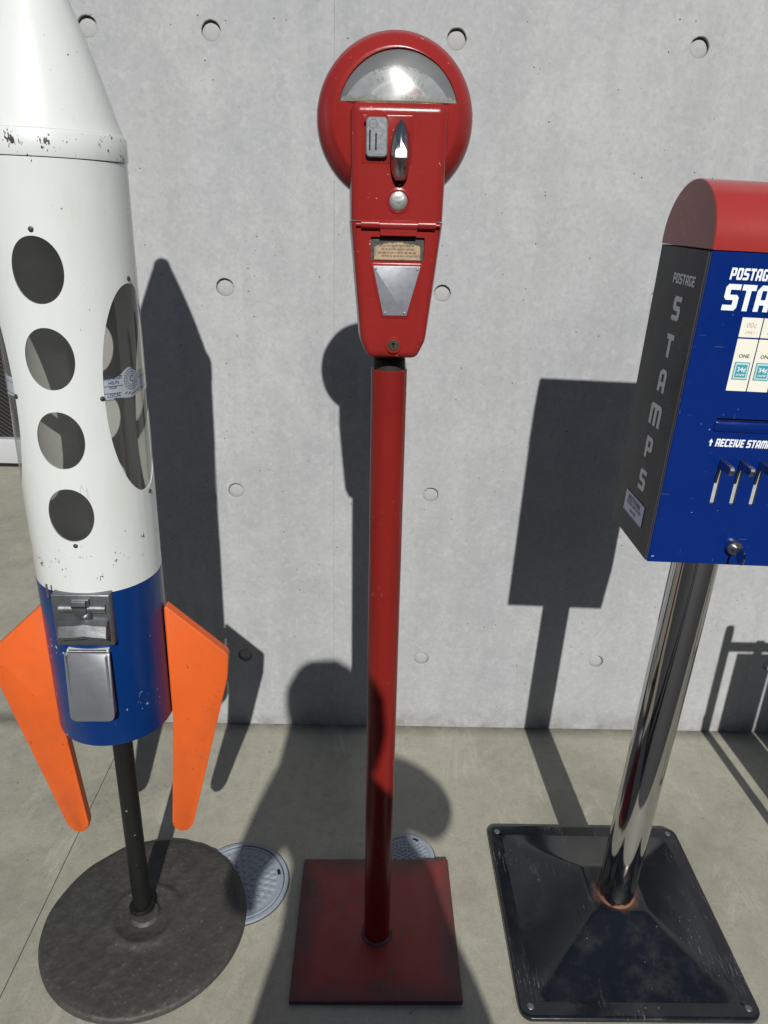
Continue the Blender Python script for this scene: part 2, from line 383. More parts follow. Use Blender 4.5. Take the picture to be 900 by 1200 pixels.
def link(name, me, mat, parent=None):
    if mat is not None and not me.materials: me.materials.append(MAT[mat])
    o = bpy.data.objects.new(name, me); COL.objects.link(o)
    if parent is not None: o.parent = parent
    return o
def inset(pts, d):
    if abs(d) < 1e-9: return list(pts)
    n = len(pts); out = []
    area = sum(pts[i][0]*pts[(i+1) % n][1]-pts[(i+1) % n][0]*pts[i][1] for i in range(n)); sg = 1 if area > 0 else -1
    for i in range(n):
        a, b, c = Vector(pts[i-1]), Vector(pts[i]), Vector(pts[(i+1) % n])
        e1 = (b-a); e2 = (c-b)
        n1 = Vector((-e1.y, e1.x)).normalized()*sg; n2 = Vector((-e2.y, e2.x)).normalized()*sg
        m = (n1+n2); L = m.length
        m = m/L if L > 1e-6 else n1
        out.append(tuple(b+m*(d/max(.4, m.dot(n1)))))
    return out
def rounded(pts, r, seg=6):
    """round every corner of a convex polygon; r may be a list"""
    n = len(pts); out = []
    for i in range(n):
        a, b, c = Vector(pts[i-1]), Vector(pts[i]), Vector(pts[(i+1) % n])
        rr = r[i] if isinstance(r, (list, tuple)) else r
        if rr <= 0: out.append(tuple(b)); continue
        d1 = (a-b).normalized(); d2 = (c-b).normalized()
        ang = d1.angle(d2); tl = rr/math.tan(ang/2)
        p1 = b+d1*tl; p2 = b+d2*tl
        ce = b+(d1+d2).normalized()*(rr/sin(ang/2))
        a1 = atan2(p1.y-ce.y, p1.x-ce.x); a2 = atan2(p2.y-ce.y, p2.x-ce.x)
        da = (a2-a1+pi) % (2*pi)-pi
        for k in range(seg+1):
            t_ = a1+da*k/seg; out.append((ce.x+rr*cos(t_), ce.y+rr*sin(t_)))
    return out
def circle(cx, cz, r, n=40): return [(cx+r*cos(2*pi*i/n), cz+r*sin(2*pi*i/n)) for i in range(n)]

def boolean(me, cutters, op='DIFFERENCE'):
    o = bpy.data.objects.new('tmp', me); COL.objects.link(o); cs = []
    for c in cutters:
        q = bpy.data.objects.new('cut', c); COL.objects.link(q); cs.append(q)
        m = o.modifiers.new('b', 'BOOLEAN'); m.operation = op; m.object = q; m.solver = 'EXACT'
    dg = bpy.context.evaluated_depsgraph_get(); dg.update()
    res = bpy.data.meshes.new_from_object(o.evaluated_get(dg))
    for q in cs+[o]: bpy.data.objects.remove(q)
    res.materials.clear(); finish(res); return res

def thing(name, label, cat, loc=(0, 0, 0), rot=(0, 0, 0), group=None):
    o = bpy.data.objects.new(name, None); COL.objects.link(o); o.empty_display_size = .05
    o.location = loc; o.rotation_euler = rot
    return tag(o, label, cat, group)
def tag(o, label, cat, group=None):
    o['label'] = label; o['category'] = cat
    if group: o['group'] = group
    return o
def structure(o): o['kind'] = 'structure'; return o
def part_label(o, s): o['label'] = s; return o

# lettering -------------------------------------------------------------
GL = {
 'S': (1, [(.15,1),(1,1),(1,.79),(.36,.79),(.36,.6),(.85,.6),(1,.5),(1,.12),(.85,0),(0,0),(0,.21),(.64,.21),(.64,.4),(.15,.4),(0,.5),(0,.88)], None),
 'T': (.95, [(0,1),(.95,1),(.95,.78),(.65,.78),(.65,0),(.30,0),(.30,.78),(0,.78)], None),
 'A': (1, [(0,0),(.34,0),(.34,.25),(.66,.25),(.66,0),(1,0),(1,.85),(.85,1),(.25,1),(0,.8)], [(.34,.45),(.66,.45),(.66,.8),(.34,.8)]),
 'M': (1.4, [(0,0),(.32,0),(.32,.78),(.54,.78),(.54,0),(.86,0),(.86,.78),(1.08,.78),(1.08,0),(1.4,0),(1.4,.85),(1.25,1),(.15,1),(0,.85)], None),
 'P': (1, [(0,0),(.34,0),(.34,.32),(.85,.32),(1,.45),(1,.87),(.85,1),(0,1)], [(.34,.52),(.66,.52),(.66,.8),(.34,.8)]),
 'O': (1, [(.15,0),(.85,0),(1,.12),(1,.88),(.85,1),(.15,1),(0,.88),(0,.12)], [(.34,.2),(.66,.2),(.66,.8),(.34,.8)]),
 'G': (1, [(.15,0),(.85,0),(1,.12),(1,.55),(.55,.55),(.55,.4),(.66,.4),(.66,.2),(.34,.2),(.34,.8),(1,.8),(1,1),(.15,1),(0,.88),(0,.12)], None),
 'E': (.9, [(0,0),(.9,0),(.9,.2),(.34,.2),(.34,.4),(.8,.4),(.8,.6),(.34,.6),(.34,.8),(.9,.8),(.9,1),(0,1)], None),
 'R': (1, [(0,0),(.34,0),(.34,.35),(.66,.35),(.66,0),(1,0),(1,.38),(.92,.45),(1,.52),(1,.87),(.85,1),(0,1)], [(.34,.52),(.66,.52),(.66,.8),(.34,.8)]),
 'C': (.95, [(.15,0),(.95,0),(.95,.2),(.34,.2),(.34,.8),(.95,.8),(.95,1),(.15,1),(0,.88),(0,.12)], None),
 'I': (.36, [(0,0),(.36,0),(.36,1),(0,1)], None),
 'V': (1, [(0,1),(.34,1),(.34,.38),(.5,.24),(.66,.38),(.66,1),(1,1),(1,.25),(.7,0),(.3,0),(0,.25)], None),
 '^': (.8, [(.25,0),(.55,0),(.55,.5),(.8,.5),(.4,1),(0,.5),(.25,.5)], None)}
def glyphs(text, w, h, gap=.14, shear=0):
    """flat blocky letters: list of (verts2d, tris), width used"""
    out = []; x = 0
    for ch in text:
        if ch == ' ': x += .5*w; continue
        gw, outer, hole = GL[ch]
        polys = [outer]+([hole] if hole else [])
        flat = [p for L in polys for p in L]
        tris = tessellate_polygon([[Vector((a, b, 0)) for a, b in L] for L in polys])
        out.append(([(x+a*w+shear*b*h, b*h) for a, b in flat], [tuple(q) for q in tris]))
        x += (gw+gap)*w
    return out, x-gap*w
def lay(mb, gl, fn):
    for vs, ts in gl:
        mb.add([fn(a, b) for a, b in vs], ts)
def font2d(text, size, bold=0., align='CENTER'):
    cu = bpy.data.curves.new('t', 'FONT'); cu.body = text; cu.size = size; cu.align_x = align; cu.offset = bold*size; cu.resolution_u = 2
    o = bpy.data.objects.new('t', cu); COL.objects.link(o)
    dg = bpy.context.evaluated_depsgraph_get(); dg.update()
    me = bpy.data.meshes.new_from_object(o.evaluated_get(dg))
    r = ([(v.co.x, v.co.y) for v in me.vertices], [tuple(p.vertices) for p in me.polygons])
    bpy.data.objects.remove(o); bpy.data.curves.remove(cu); bpy.data.meshes.remove(me); return [r]

# ------------------------------------------------------------------ ground
D = 1.563          # wall face
JX = -.62          # floor joint and wall end
mb = MB(); B = 400
g = .0013
mb.add([(-B,-B,0),(JX-g,-B,0),(JX-g,B,0),(-B,B,0)], [(0,1,2,3)])
mb.add([(JX+g,-B,0),(B,-B,0),(B,B,0),(JX+g,B,0)], [(0,1,2,3)])
gnd = structure(mb.build('ground', 'ground'))
mb = MB(); mb.add([(JX-g,-B,0),(JX-g,-B,-.003),(JX-g,B,-.003),(JX-g,B,0),(JX+g,-B,0),(JX+g,-B,-.003),(JX+g,B,-.003),(JX+g,B,0)], [(0,1,2,3),(4,7,6,5),(1,5,6,2)])
mb.build('expansion_joint', 'joint', gnd)

mb = MB().slabz(rounded([(-60, -60), (60, -60), (60, .60), (-60, .60)], .01), [(-.01, 0), (.003, 0), (.004, .002)])
structure(mb.build('road', 'asphalt'))

# ------------------------------------------------------------------ concrete wall with tie holes
wall = thing('concrete_wall', 'pale grey fair-faced concrete wall with rows of round tie holes', 'wall', (0, D, 0))
ROWS = [.214+.45*k for k in range(6)]
HR, HD = .0175, .0075
plug_me = None
def wall_panel(x0, x1, cols, zt=2.7):
    mb = MB(); e = .00014
    xa, xb = x0+e, x1-e
    xs = [xa]+[(cols[i]+cols[i+1])/2 for i in range(len(cols)-1)]+[xb]
    zs = [0]+[(ROWS[i]+ROWS[i+1])/2 for i in range(len(ROWS)-1)]+[zt]
    for i, cx in enumerate(cols):
        for j, cz in enumerate(ROWS):
            X0, X1, Z0, Z1 = xs[i], xs[i+1], zs[j], zs[j+1]
            rnd = random.Random(int(cx*1000)*31+j); rr = HR*rnd.uniform(.96, 1.05)
            A = [2*pi*k/36 for k in range(36)]+[atan2(zz-cz, xx-cx) % (2*pi) for xx in (X0, X1) for zz in (Z0, Z1)]
            A = sorted(set(round(a, 5) for a in A)); n = len(A); vs = []
            for a in A:
                ca, sa = cos(a), sin(a)
                tx = ((X1 if ca > 0 else X0)-cx)/ca if abs(ca) > 1e-9 else 1e9
                tz = ((Z1 if sa > 0 else Z0)-cz)/sa if abs(sa) > 1e-9 else 1e9
                q = min(tx, tz)
                jit = rr*(1+rnd.uniform(-.025, .025))
                vs += [(cx+ca*q, 0, cz+sa*q), (cx+ca*(jit+.0012), 0, cz+sa*(jit+.0012)), (cx+ca*jit, .001, cz+sa*jit), (cx+ca*rr, HD+.002, cz+sa*rr)]
            fs = []
            for k in range(n):
                a, b = k*4, ((k+1) % n)*4
                fs += [(a+r, b+r, b+r+1, a+r+1) for r in range(3)]
            mb.add(vs, fs)
            plug_at.append((cx, cz))
    mb.add([(xa,0,0),(xa,.006,0),(xa,.006,zt),(xa,0,zt)], [(0,1,2,3)])
    mb.add([(xb,0,0),(xb,.006,0),(xb,.006,zt),(xb,0,zt)], [(0,3,2,1)])
    mb.build('wall_panel', 'wall', wall)
plug_at = []
H0 = .1395
wall_panel(JX, -.085, [-.535, -.3105])
for k in range(5): wall_panel(-.085+.9*k, .815+.9*k, [H0+.9*k, H0+.45+.9*k])
mb = MB(); mb.add([(JX,.006,0),(4.415,.006,0),(4.415,.22,0),(JX,.22,0),(JX,.006,2.7),(4.415,.006,2.7),(4.415,.22,2.7),(JX,.22,2.7)],
  [(4,5,6,7),(1,2,6,5),(2,3,7,6),(3,0,4,7)])
# recessed face only between the panel joints
for k in range(6):
    s_ = -.085+.9*k; mb.add([(s_-.004,.0055,0),(s_+.004,.0055,0),(s_+.004,.0055,2.7),(s_-.004,.0055,2.7)], [(0,1,2,3)])
mb.add([(JX,.0005,0),(JX,.0055,0),(JX,.0055,2.7),(JX,.0005,2.7)], [(0,1,2,3)])
mb.build('wall_core', 'wall', wall)
pm = MB().lathe([(.0, HD-.0015), (.010, HD-.0012), (.0165, HD), (.0182, HD+.0015)], 28, axis='y').mesh('tie_hole_plug')
for i, (cx, cz) in enumerate(plug_at):
    o = link('tie_hole_plug', pm, 'plug', wall); o.location = (cx, 0, cz); o.rotation_euler = (0, random.uniform(0, 6.28), 0)

# ------------------------------------------------------------------ glazed door in the passage beyond the wall end
door = thing('glazed_door', 'dark wired-glass door with pale metal sill in the passage behind the rocket', 'door', (-2.15, 3.52, 0))
MB().box((-1.7, 0, .018), (1.7, .09, .146), .004).build('sill', 'alu_frame', door)
MB().box((-1.7, .004, .0), (1.7, .085, .0175)).build('kick_gap', 'black_hole', door)
for i in range(4):
    x = -1.7+i*1.125-.03
    MB().box((x, .002, .147), (x+.06, .088, 2.4), .004).build('mullion', 'alu_frame', door)
for i in range(3):
    x = -1.7+i*1.125+.032
    MB().box((x, .04, .148), (x+1.058, .05, 2.398)).build('glass_pane', 'wired', door)
MB().box((-1.74, .002, 2.402), (1.74, .088, 2.46), .004).build('head_rail', 'alu_frame', door)

# ------------------------------------------------------------------ building across the road, behind the camera (seen only in reflections; added to cut low sky light)
BH_ = 6.4
BL = thing('sky_block_building', 'long dark brick two-storey building across the road with rows of windows, unseen and added to cut low sky light', 'sky_block_building', (0, -15, 0))
MB().box((-30, -8, 0), (30, 0, BH_)).build('wall', 'brick', BL)
MB().box((-30.3, -8.3, BH_+.003), (30.3, .3, BH_+.3), .02).build('roof', 'stand_metal', BL)
wm_ = MB().box((-.75, -.05, 0), (.75, .03, 1.7), .01).mesh('window'); gm_ = MB().box((-.66, .031, .08), (.66, .045, 1.62)).mesh('pane')
for fz in (1.0, 4.4):
    for i in range(14):
        w_ = link('window', wm_, 'alu_frame', BL); w_.location = (-26+i*4, .0, fz)
        link('pane', gm_, 'phone_black', w_)

# ------------------------------------------------------------------ rocket vending machine
RK = thing('rocket_vending_machine', 'white and blue rocket-shaped vending machine with orange fins on a round iron base', 'vending machine', (-.419, .99, 0), (0, .013, radians(2.5)))
RR, RI = .0895, .0868
def tube_mesh(r0_, r1_, z0, z1, n=160):
    return MB().lathe([(r0_, z0), (r0_, z1), (r1_, z1), (r1_, z0)], n, closed=True).mesh('tube')
def super_ellipse(cx, cz, a, b, p=2.0, n=72):
    out = []
    for i in range(n):
        t_ = 2*pi*i/n; c_, s_ = cos(t_), sin(t_)
        out.append((cx+a*abs(c_)**(2/p)*(1 if c_ > 0 else -1), cz+b*abs(s_)**(2/p)*(1 if s_ > 0 else -1)))
    return out
PORT = [1.196, 1.091, .986, .881]
cuts = [MB().slab(super_ellipse(.0, z, .0298, .0385, 2.08), [(-.2, 0), (-.03, 0)]).mesh('c') for z in PORT]
oval = super_ellipse(.0, 1.038, .0515, .1405, 2.25)
for s_ in (-1, 1):
    an_ = radians(74)*s_; q_ = MB().slab(oval, [(-.2, 0), (-.03, 0)])
    q_.v = [(x*cos(an_)-y*sin(an_), x*sin(an_)+y*cos(an_), z) for x, y, z in q_.v]
    cuts.append(q_.mesh('c'))
body = boolean(tube_mesh(RI, RR, .760, 1.3175), cuts)
body.materials.append(MAT['rwhite']); body.materials.append(MAT['rinner'])
for p in body.polygons:
    c_ = p.center; rad = sqrt(c_.x**2+c_.y**2)
    if rad < RI+.0004 and (p.normal.x*c_.x+p.normal.y*c_.y) < 0: p.material_index = 1
bd = link('body_shell', body, None, RK)
# rims of the openings
MB().lathe([(RR-.0008, .785), (RR-.0008, 1.305)], 128).build('clear_liner', 'acrylic', RK)
for q in RK.children:
    if q.name.startswith('clear_liner'):
        bm = bmesh.new(); bm.from_mesh(q.data)
        bmesh.ops.delete(bm, geom=[f for f in bm.faces if len(f.verts) > 4], context='FACES_ONLY'); bm.to_mesh(q.data); bm.free()
MB().lathe([(RR+.0012, 1.3185), (RR+.0016, 1.320), (RR+.0016, 1.3445), (RR-.0002, 1.347), (RR-.006, 1.347), (RR-.006, 1.3185)], 128, closed=True).build('collar_band', 'rwhite', RK)
prof = [(RR-.001, 1.3472), (RR-.0025, 1.350)]
for i in range(1, 15):
    t_ = i/14; prof.append(((RR-.003)*(1-t_)+.017*t_+.0035*sin(pi*t_), 1.350+(1.546-1.350)*t_))
for i in range(1, 7):
    a = i/6*pi/2; prof.append((max(0, .0172*cos(a)) if i < 6 else 0, 1.5465+.012*sin(a)))
MB().lathe(prof, 96).build('nose_cone', 'rwhite', RK)
low = MB().lathe([(RR-.003, .4935), (RR-.0003, .492), (RR+.0004, .4945), (RR+.0004, .7585), (RR-.003, .7595)], 144, closed=True)
low.build('lower_section', 'rblue', RK)
MB().lathe([(0, .505), (RR-.0035, .505), (RR-.0035, .501), (0, .501)], 64).build('bottom_plate', 'black_pipe', RK)
MB().lathe([(0, .775), (RI-.0005, .775), (RI-.0005, .771), (0, .771)], 64).build('hopper_floor', 'rinner', RK)
MB().lathe([(0, 1.3115), (RI-.0005, 1.3115), (RI-.0005, 1.3075), (0, 1.3075)], 64).build('hopper_ceiling', 'rinner', RK)
# printed bands behind the side openings
def on_cyl(R, az0, z0):
    def fn(a, b): an = az0+a/R; return (R*sin(an), -R*cos(an), z0+b)
    return fn
RL = RR-.0014
def patch(mb, R, az0, az1, zf0, zf1, n=40):
    vs = []
    for i in range(n+1):
        t_ = i/n; a = az0+(az1-az0)*t_
        vs += [(R*sin(a), -R*cos(a), zf0(t_)), (R*sin(a), -R*cos(a), zf1(t_))]
    mb.add(vs, [(2*i, 2*i+2, 2*i+3, 2*i+1) for i in range(n)])
def side_label(s):
    ca = radians(66)*s
    Rl = RL
    def wav(t_, base, amp): return base+amp*(abs(t_-.5)*2)**1.6
    mb = MB(); patch(mb, Rl, ca-radians(42), ca+radians(30), lambda t_: 1.0375-.004*math.exp(-((t_-.58)/.16)**2)-.004*(1-min(1, t_*3)), lambda t_: 1.0625+.011*math.exp(-((t_-.58)/.13)**2))
    lb = mb.build('paper_band', 'label_paper', RK)
    part_label(lb, 'pale blue printed paper band with navy seal')
    ink = MB(); R2 = Rl+.0004
    fn = on_cyl(R2, ca+radians(2), 1.0575)
    def ring(r0_, r1_, n=36):
        vs = []
        for i in range(n): a = 2*pi*i/n; vs += [fn(r0_*cos(a), r0_*sin(a)), fn(r1_*cos(a), r1_*sin(a))]
        ink.add(vs, [(2*i, 2*i+1, (2*i+3) % (2*n), (2*i+2) % (2*n)) for i in range(n)])
    ring(.0098, .0106); ring(.0070, .0076)
    for i in range(22):
        a0_ = 2*pi*i/22; a1_ = a0_+.15
        ink.add([fn(r_*cos(a), r_*sin(a)) for r_, a in ((.0126, a0_), (.0142, a0_), (.0142, a1_), (.0126, a1_))], [(0, 1, 2, 3)])
    lay(ink, [([(x-.0, y-.0035) for x, y in v_], f_) for v_, f_ in font2d('C', .0115, .02)], fn)
    for k, (tx, ty, sz, yy) in enumerate((('YOUR MONEY', -.0305, .0042, .0036), ('HELPS', -.030, .0058, -.0022), ('YOUR', -.032, .0042, -.0082), ('LOCAL', -.031, .0062, -.0190))):
        lay(ink, [([(x+ty, y+yy) for x, y in v_], f_) for v_, f_ in font2d(tx, sz, .015)], fn)
    for y0_, x0_, x1_ in ((.0085, -.058, -.016), (-.0035-.0008, -.058, -.017), (-.0135, -.058, -.020), (-.0225, -.050, -.016), (.0065, .015, .045), (-.0015, .017, .045), (-.0165, .016, .045)):
        n = 10; vs = []
        for i in range(n+1):
            x_ = x0_+(x1_-x0_)*i/n; yy = y0_-.0022*((x_-x0_)/(x1_-x0_)-.5)
            vs += [fn(x_, yy-.0004), fn(x_, yy+.0004)]
        ink.add(vs, [(2*i, 2*i+2, 2*i+3, 2*i+1) for i in range(n)])
    for i in range(5):
        x_ = -.012+.006*i; y_ = -.0165-.003*math.exp(-((i-2)/1.2)**2)
        ink.add([fn(x_+.0028*cos(a)+.0008*sin(a), y_+.0011*sin(a)+.001*cos(a)) for a in [2*pi*k/10 for k in range(10)]], [tuple(range(10))])
    io = ink.build('band_print', 'navy_ink', lb)
side_label(1); side_label(-1)
# screws
scr = MB().lathe([(0, -.0022), (.0016, -.0021), (.0030, -.0012), (.0033, 0), (.0033, .002)], 16, axis='y').mesh('screw')
for az, z in ((0, 1.2415), (-37, 1.039), (37, 1.039), (1, .8365), (76, 1.184), (80, .8905), (-76, 1.184), (-80, .8905)):
    a = radians(az); o = link('screw', scr, 'screw', RK)
    o.location = ((RR-.0002)*sin(a), -(RR-.0002)*cos(a), z); o.rotation_euler = (0, 0, a)
# fins
def fin(s):
    pts = [(.0915, .698), (.187, .607), (.1835, .560), (.110, .246), (.100, .232), (.087, .229), (.076, .238), (.0735, .25), (.0905, .478)]
    pts = rounded(pts, [.003, .014, .02, .004, .004, .004, .004, .003, .0], 4)
    pts = [(x*s, z) for x, z in pts]
    o = MB().slab(pts, [(-.0095, .002), (-.008, 0), (.008, 0), (.0095, .002)]).build('fin', 'orange', RK)
    for z in (.66, .53): MB().box((min(s*.0885, s*.0925), -.006, z), (max(s*.0885, s*.0925), .006, z+.025)).build('fin_bracket', 'black_pipe', o)
fin(1); fin(-1)
# coin mechanism
cm = MB().box((-.0405, -.0955, .6800), (.0405, -.070, .763), .0018).build('coin_mechanism', 'zinc', RK)
mb = MB().tube([(-.030, -.0945, .7415), (.034, -.0945, .7415)], .0072, 20); mb.build('ridge', 'zinc', cm)
mb = MB().slab(rounded([(-.013, .741), (.013, .741), (.013, .758), (-.013, .758)], .002), [(-.0945, 0), (-.0995, 0), (-.1005, .001)]); mb.build('coin_slot_block', 'zinc', cm)
sl_ = MB().slab([(-.0095, .757)]+[(.0095*cos(a), .7445+.0115*sin(a)-.002) for a in [pi+pi*i/16 for i in range(17)]]+[(.0095, .757)], [(-.1002, 0), (-.1045, 0), (-.105, .0008)])
sl_.build('coin_recess', 'zinc', cm)
MB().box((-.010, -.1058, .7475), (.010, -.104, .7495)).build('coin_slot', 'black_hole', cm)
mb = MB(); mb.lathe([(0, -.106), (.004, -.105), (.0075, -.102), (.0088, -.097), (.009, -.094)], 28, (.006, 0, .7310), 'y'); mb.build('hub', 'zinc', cm)
# turn handle: a faceted bar
def hx(x, w): return [(x+.006, -.095, .701), (x+.006, -.114, .7005), (x+.006, -.116, .7055), (x+.006, -.110, .7205), (x+.006, -.101, .7255), (x+.006, -.095, .724)]
mb = MB().loops([[(x, y, z+dz) for x, y, z in hx(x, 0)] for x, dz in ((-.0365, -.0015), (-.034, 0), (-.012, .001), (.0, .003), (.012, .001), (.0275, 0), (.030, -.0012))])
mb.build('turn_handle', 'zinc', cm, 30)
# dispensing flap
pts = rounded([(-.034, .553), (.031, .553), (.031, .668), (-.034, .668)], [.010, .010, .005, .005], 6)
fl_ = MB()
def fy(z): return -.1045-.0 if z < .652 else -.1045+(z-.652)*.75
fl_.loops([[(x, fy(z)+dy+(.668-z)*-.02, z) for x, z in inset(pts, i)] for dy, i in ((.0018, .0), (0, .0003), (-.0004, .0012))])
fl = fl_.build('dispensing_flap', 'steel', RK)
MB().box((-.031, -.1035, .5565), (-.029, -.078, .664)).box((.0262, -.1035, .5565), (.0282, -.078, .664)).build('flap_side', 'steel', fl)
MB().box((-.028, -.094, .559), (.0255, -.089, .660)).build('chute', 'black_hole', fl)
MB().tube([(-.027, -.0935, .6685), (.026, -.0935, .6685)], .0026, 12).build('hinge_pin', 'zinc', fl)
MB().box((-.030, -.0925, .664), (.029, -.083, .6705)).build('hinge_plate', 'rwhite', fl)
MB().tube([(-.0435, -.0865, .752), (-.0445, -.0925, .757), (-.0445, -.0925, .778)], .0014, 8).build('wire_clip', 'weld', RK)
# pole and base
MB().lathe([(.0165, .018), (.0165, .5005)], 40).build('pole', 'black_pipe', RK)
prof = [(0, .0315), (.0235, .0315), (.0255, .0285), (.028, .0255), (.048, .0235), (.056, .0275), (.062, .0280), (.068, .0245), (.075, .0215)]
for i in range(1, 11): t_ = i/10; prof.append((.075+.108*t_, .0215-.0075*t_**1.7))
prof += [(.1865, .012), (.1885, .0085), (.1885, .0015), (.186, 0), (0, 0)]
mbb = MB().lathe(prof, 128, (.008, -.013, .0)); bo = mbb.build('round_base', 'iron', RK)
for v_ in bo.data.vertices:      # level base under the slightly leaning body
    x, y, z = v_.co; v_.co.z = z+.013*x; 
    if z > .002: v_.co.z += .0009*sin(x*61+y*43)+.0006*sin(x*130-y*97)
MB().lathe([(.0235, .029), (.0238, .036), (.0215, .040), (.0167, .040), (.0167, .029)], 40, closed=True).build('pole_collar', 'black_pipe', RK)

# ------------------------------------------------------------------ parking meter
PM = thing('parking_meter', 'glossy red coin parking meter on a red pole with square plate', 'parking meter', (.030, .955, 0), (0, -.0085, 0))
bx0 = .0045
# rear housing disc with the window opening
cz = 1.3685
prof = [(0, -.0335), (.0695, -.0335), (.0715, -.0326), (.0835, -.0205), (.0885, -.012), (.0908, 0), (.0908, .010), (.086, .024), (.075, .033), (.05, .039), (0, .041)]
disc = MB().lathe(prof, 128, (0, 0, cz), 'y').mesh('d')
Rw = .0680; chz = 1.3845
a0 = math.asin((chz-cz)/Rw)
warc = [(Rw*cos(a), cz+Rw*sin(a)) for a in [a0+(pi-2*a0)*i/48 for i in range(49)]]
warc = [(x+.003, z) for x, z in warc]
disc = boolean(disc, [MB().slab(warc, [(-.06, 0), (-.010, 0)]).mesh('c')])
hd = link('dome_housing', disc, 'mred', PM)
MB().box((-.0905, -.0008, 1.3778), (.0905, .0028, 1.3790)).build('housing_seam', 'weld', hd)
# dial
dl = MB().slab(inset(warc, .0006), [(-.0104, 0), (-.0135, 0)]).build('dial', 'dial_plate', PM)
def dfn(a, b): return (a+.003, -.0140, b+cz)
def arc_text(mb, txt, r, size, span, mid=pi/2, bold=.01):
    n = len(txt)
    for i, ch in enumerate(txt):
        if ch == ' ': continue
        a = mid+span/2-span*i/(n-1)
        ca, sa = cos(a-pi/2), sin(a-pi/2)
        for v_, f_ in font2d(ch, size, bold):
            mb.add([dfn(r*cos(a)+x*ca-y*sa, r*sin(a)+x*sa+y*ca) for x, y in v_], f_)
ink = MB(); arc_text(ink, '2 HOUR TIME LIMIT', .0525, .0070, radians(66), pi/2-radians(3))
for lab, dg_ in (('30', 27), ('0', 13), ('1', -3), ('12', -19), ('30', -34)): arc_text(ink, lab, .0428, .0062, radians(7), pi/2+radians(dg_)) if len(lab) > 1 else ink.add(*[( [dfn(.0428*cos(pi/2+radians(dg_))+x, .0428*sin(pi/2+radians(dg_))+y) for x, y in v_], f_) for v_, f_ in font2d(lab, .0062, .01)][0])
ink.build('dial_print', 'ink', dl)
sc_ = MB()
def arcband(mb, r0_, r1_, a0_, a1_, y, n=40):
    vs = []
    for i in range(n+1): a = a0_+(a1_-a0_)*i/n; vs += [(.003+r0_*cos(a), y, cz+r0_*sin(a)), (.003+r1_*cos(a), y, cz+r1_*sin(a))]
    mb.add(vs, [(2*i, 2*i+1, 2*i+3, 2*i+2) for i in range(n)])
arcband(sc_, .0365, .0405, radians(40), radians(140), -.0138); sc_.build('scale_band', 'dial_white', dl)
tk = MB()
for i in range(31):
    a = radians(41+98*i/30); arcband(tk, .0365 if i % 5 else .0350, .0392, a-.006, a+.006, -.01405, 1)
tk.build('tick_marks', 'ink', dl)
pk = MB(); pk.add([dfn(x, z) for x, z in rounded([(.004, .0185), (.027, .0185), (.027, .031), (.004, .033)], .003)], [tuple(range(28))]); pk.build('expired_flag', 'dial_pink', dl)
tx = MB(); lay(tx, [([(x+.0135, y+.0205) for x, y in v_], f_) for v_, f_ in font2d('TIME', .0085, .02)], lambda a, b: (a+.003, -.0143, b+cz)); tx.build('flag_print', 'dial_white', dl)
vg = MB(); vs = []
for i in range(41):
    x = -.0635+.127*i/40; vs += [(x+.003, -.0325, chz-.0015), (x+.003, -.0325, chz+.0026+.0045*abs(sin(i*1.7)*sin(i*.63)))]
vg.add(vs, [(2*i, 2*i+2, 2*i+3, 2*i+1) for i in range(40)]); vg.build('corroded_edge', 'verdigris', dl)
gmb = MB(); NR, NC = 18, 48; vs = []
for j in range(NR+1):
    zz = (chz-cz)+(Rw-.0004-(chz-cz))*j/NR; hw = sqrt(max(0, (Rw-.0003)**2-zz*zz))
    for i in range(NC+1):
        x = -hw+2*hw*i/NC; rr = sqrt(x*x+zz*zz); vs.append((x+.003, -.0300-.0165*(1-(rr/Rw)**2)-.001+.0004*sin(x*90)*sin(zz*130+1), zz+cz))
gmb.add(vs, [(j*(NC+1)+i, j*(NC+1)+i+1, (j+1)*(NC+1)+i+1, (j+1)*(NC+1)+i) for j in range(NR) for i in range(NC)])
gmb.build('dome_glass', 'dial_glass', PM)
# front mechanism case
st = [(.040, .001), (.034, -.003), (-.010, -.003), (-.0405, 0), (-.0455, .0012), (-.0485, .0042), (-.0500, .0095)]
upo = rounded([(-.0535+bx0, 1.2615), (.0525+bx0, 1.2615), (.0545+bx0, 1.3835), (-.0545+bx0, 1.3835)], [0, 0, .011, .011])
up_ = MB().slab(upo, st, 1.2615).build('mechanism_case', 'mred', PM)
lwo = rounded([(-.030+bx0*.5, 1.1025), (.030+bx0*.5, 1.1025), (.0400+bx0*.6, 1.124), (.0528+bx0, 1.2600), (-.0538+bx0, 1.2600), (-.0400+bx0*.6, 1.124)], [.010, .010, .03, 0, 0, .03])
lwm = MB().slab(lwo, st, 1.2600).mesh('l')
wx0, wx1, wz0, wz1 = -.0262, .0372, 1.2178, 1.2442
lwm = boolean(lwm, [MB().slab(rounded([(wx0, wz0), (wx1, wz0), (wx1, wz1), (wx0, wz1)], .002), [(-.06, 0), (-.0452, 0)]).mesh('c')])
vd = link('vault_door', lwm, 'mred', PM)
wb = MB().box((wx0+.0004, -.0462, wz0+.0004), (wx1-.0004, -.0454, wz1-.0004)).build('instruction_window', 'dark_film', vd)
rg = random.Random(3)
pp = [(-.0215, 1.2190), (.0330, 1.2188), (.0325, 1.2320)]
for i in range(26): x = .032-.0535*i/25; pp.append((x, 1.2345+.0036*sin(pi*min(1, i/25*1.05))+rg.uniform(-.0009, .0009)))
mb = MB(); tri = tessellate_polygon([[Vector((x, z, 0)) for x, z in pp]]); mb.add([(x, -.0466, z) for x, z in pp], [tuple(q) for q in tri]); po = mb.build('torn_paper', 'paper', vd)
mb = MB()
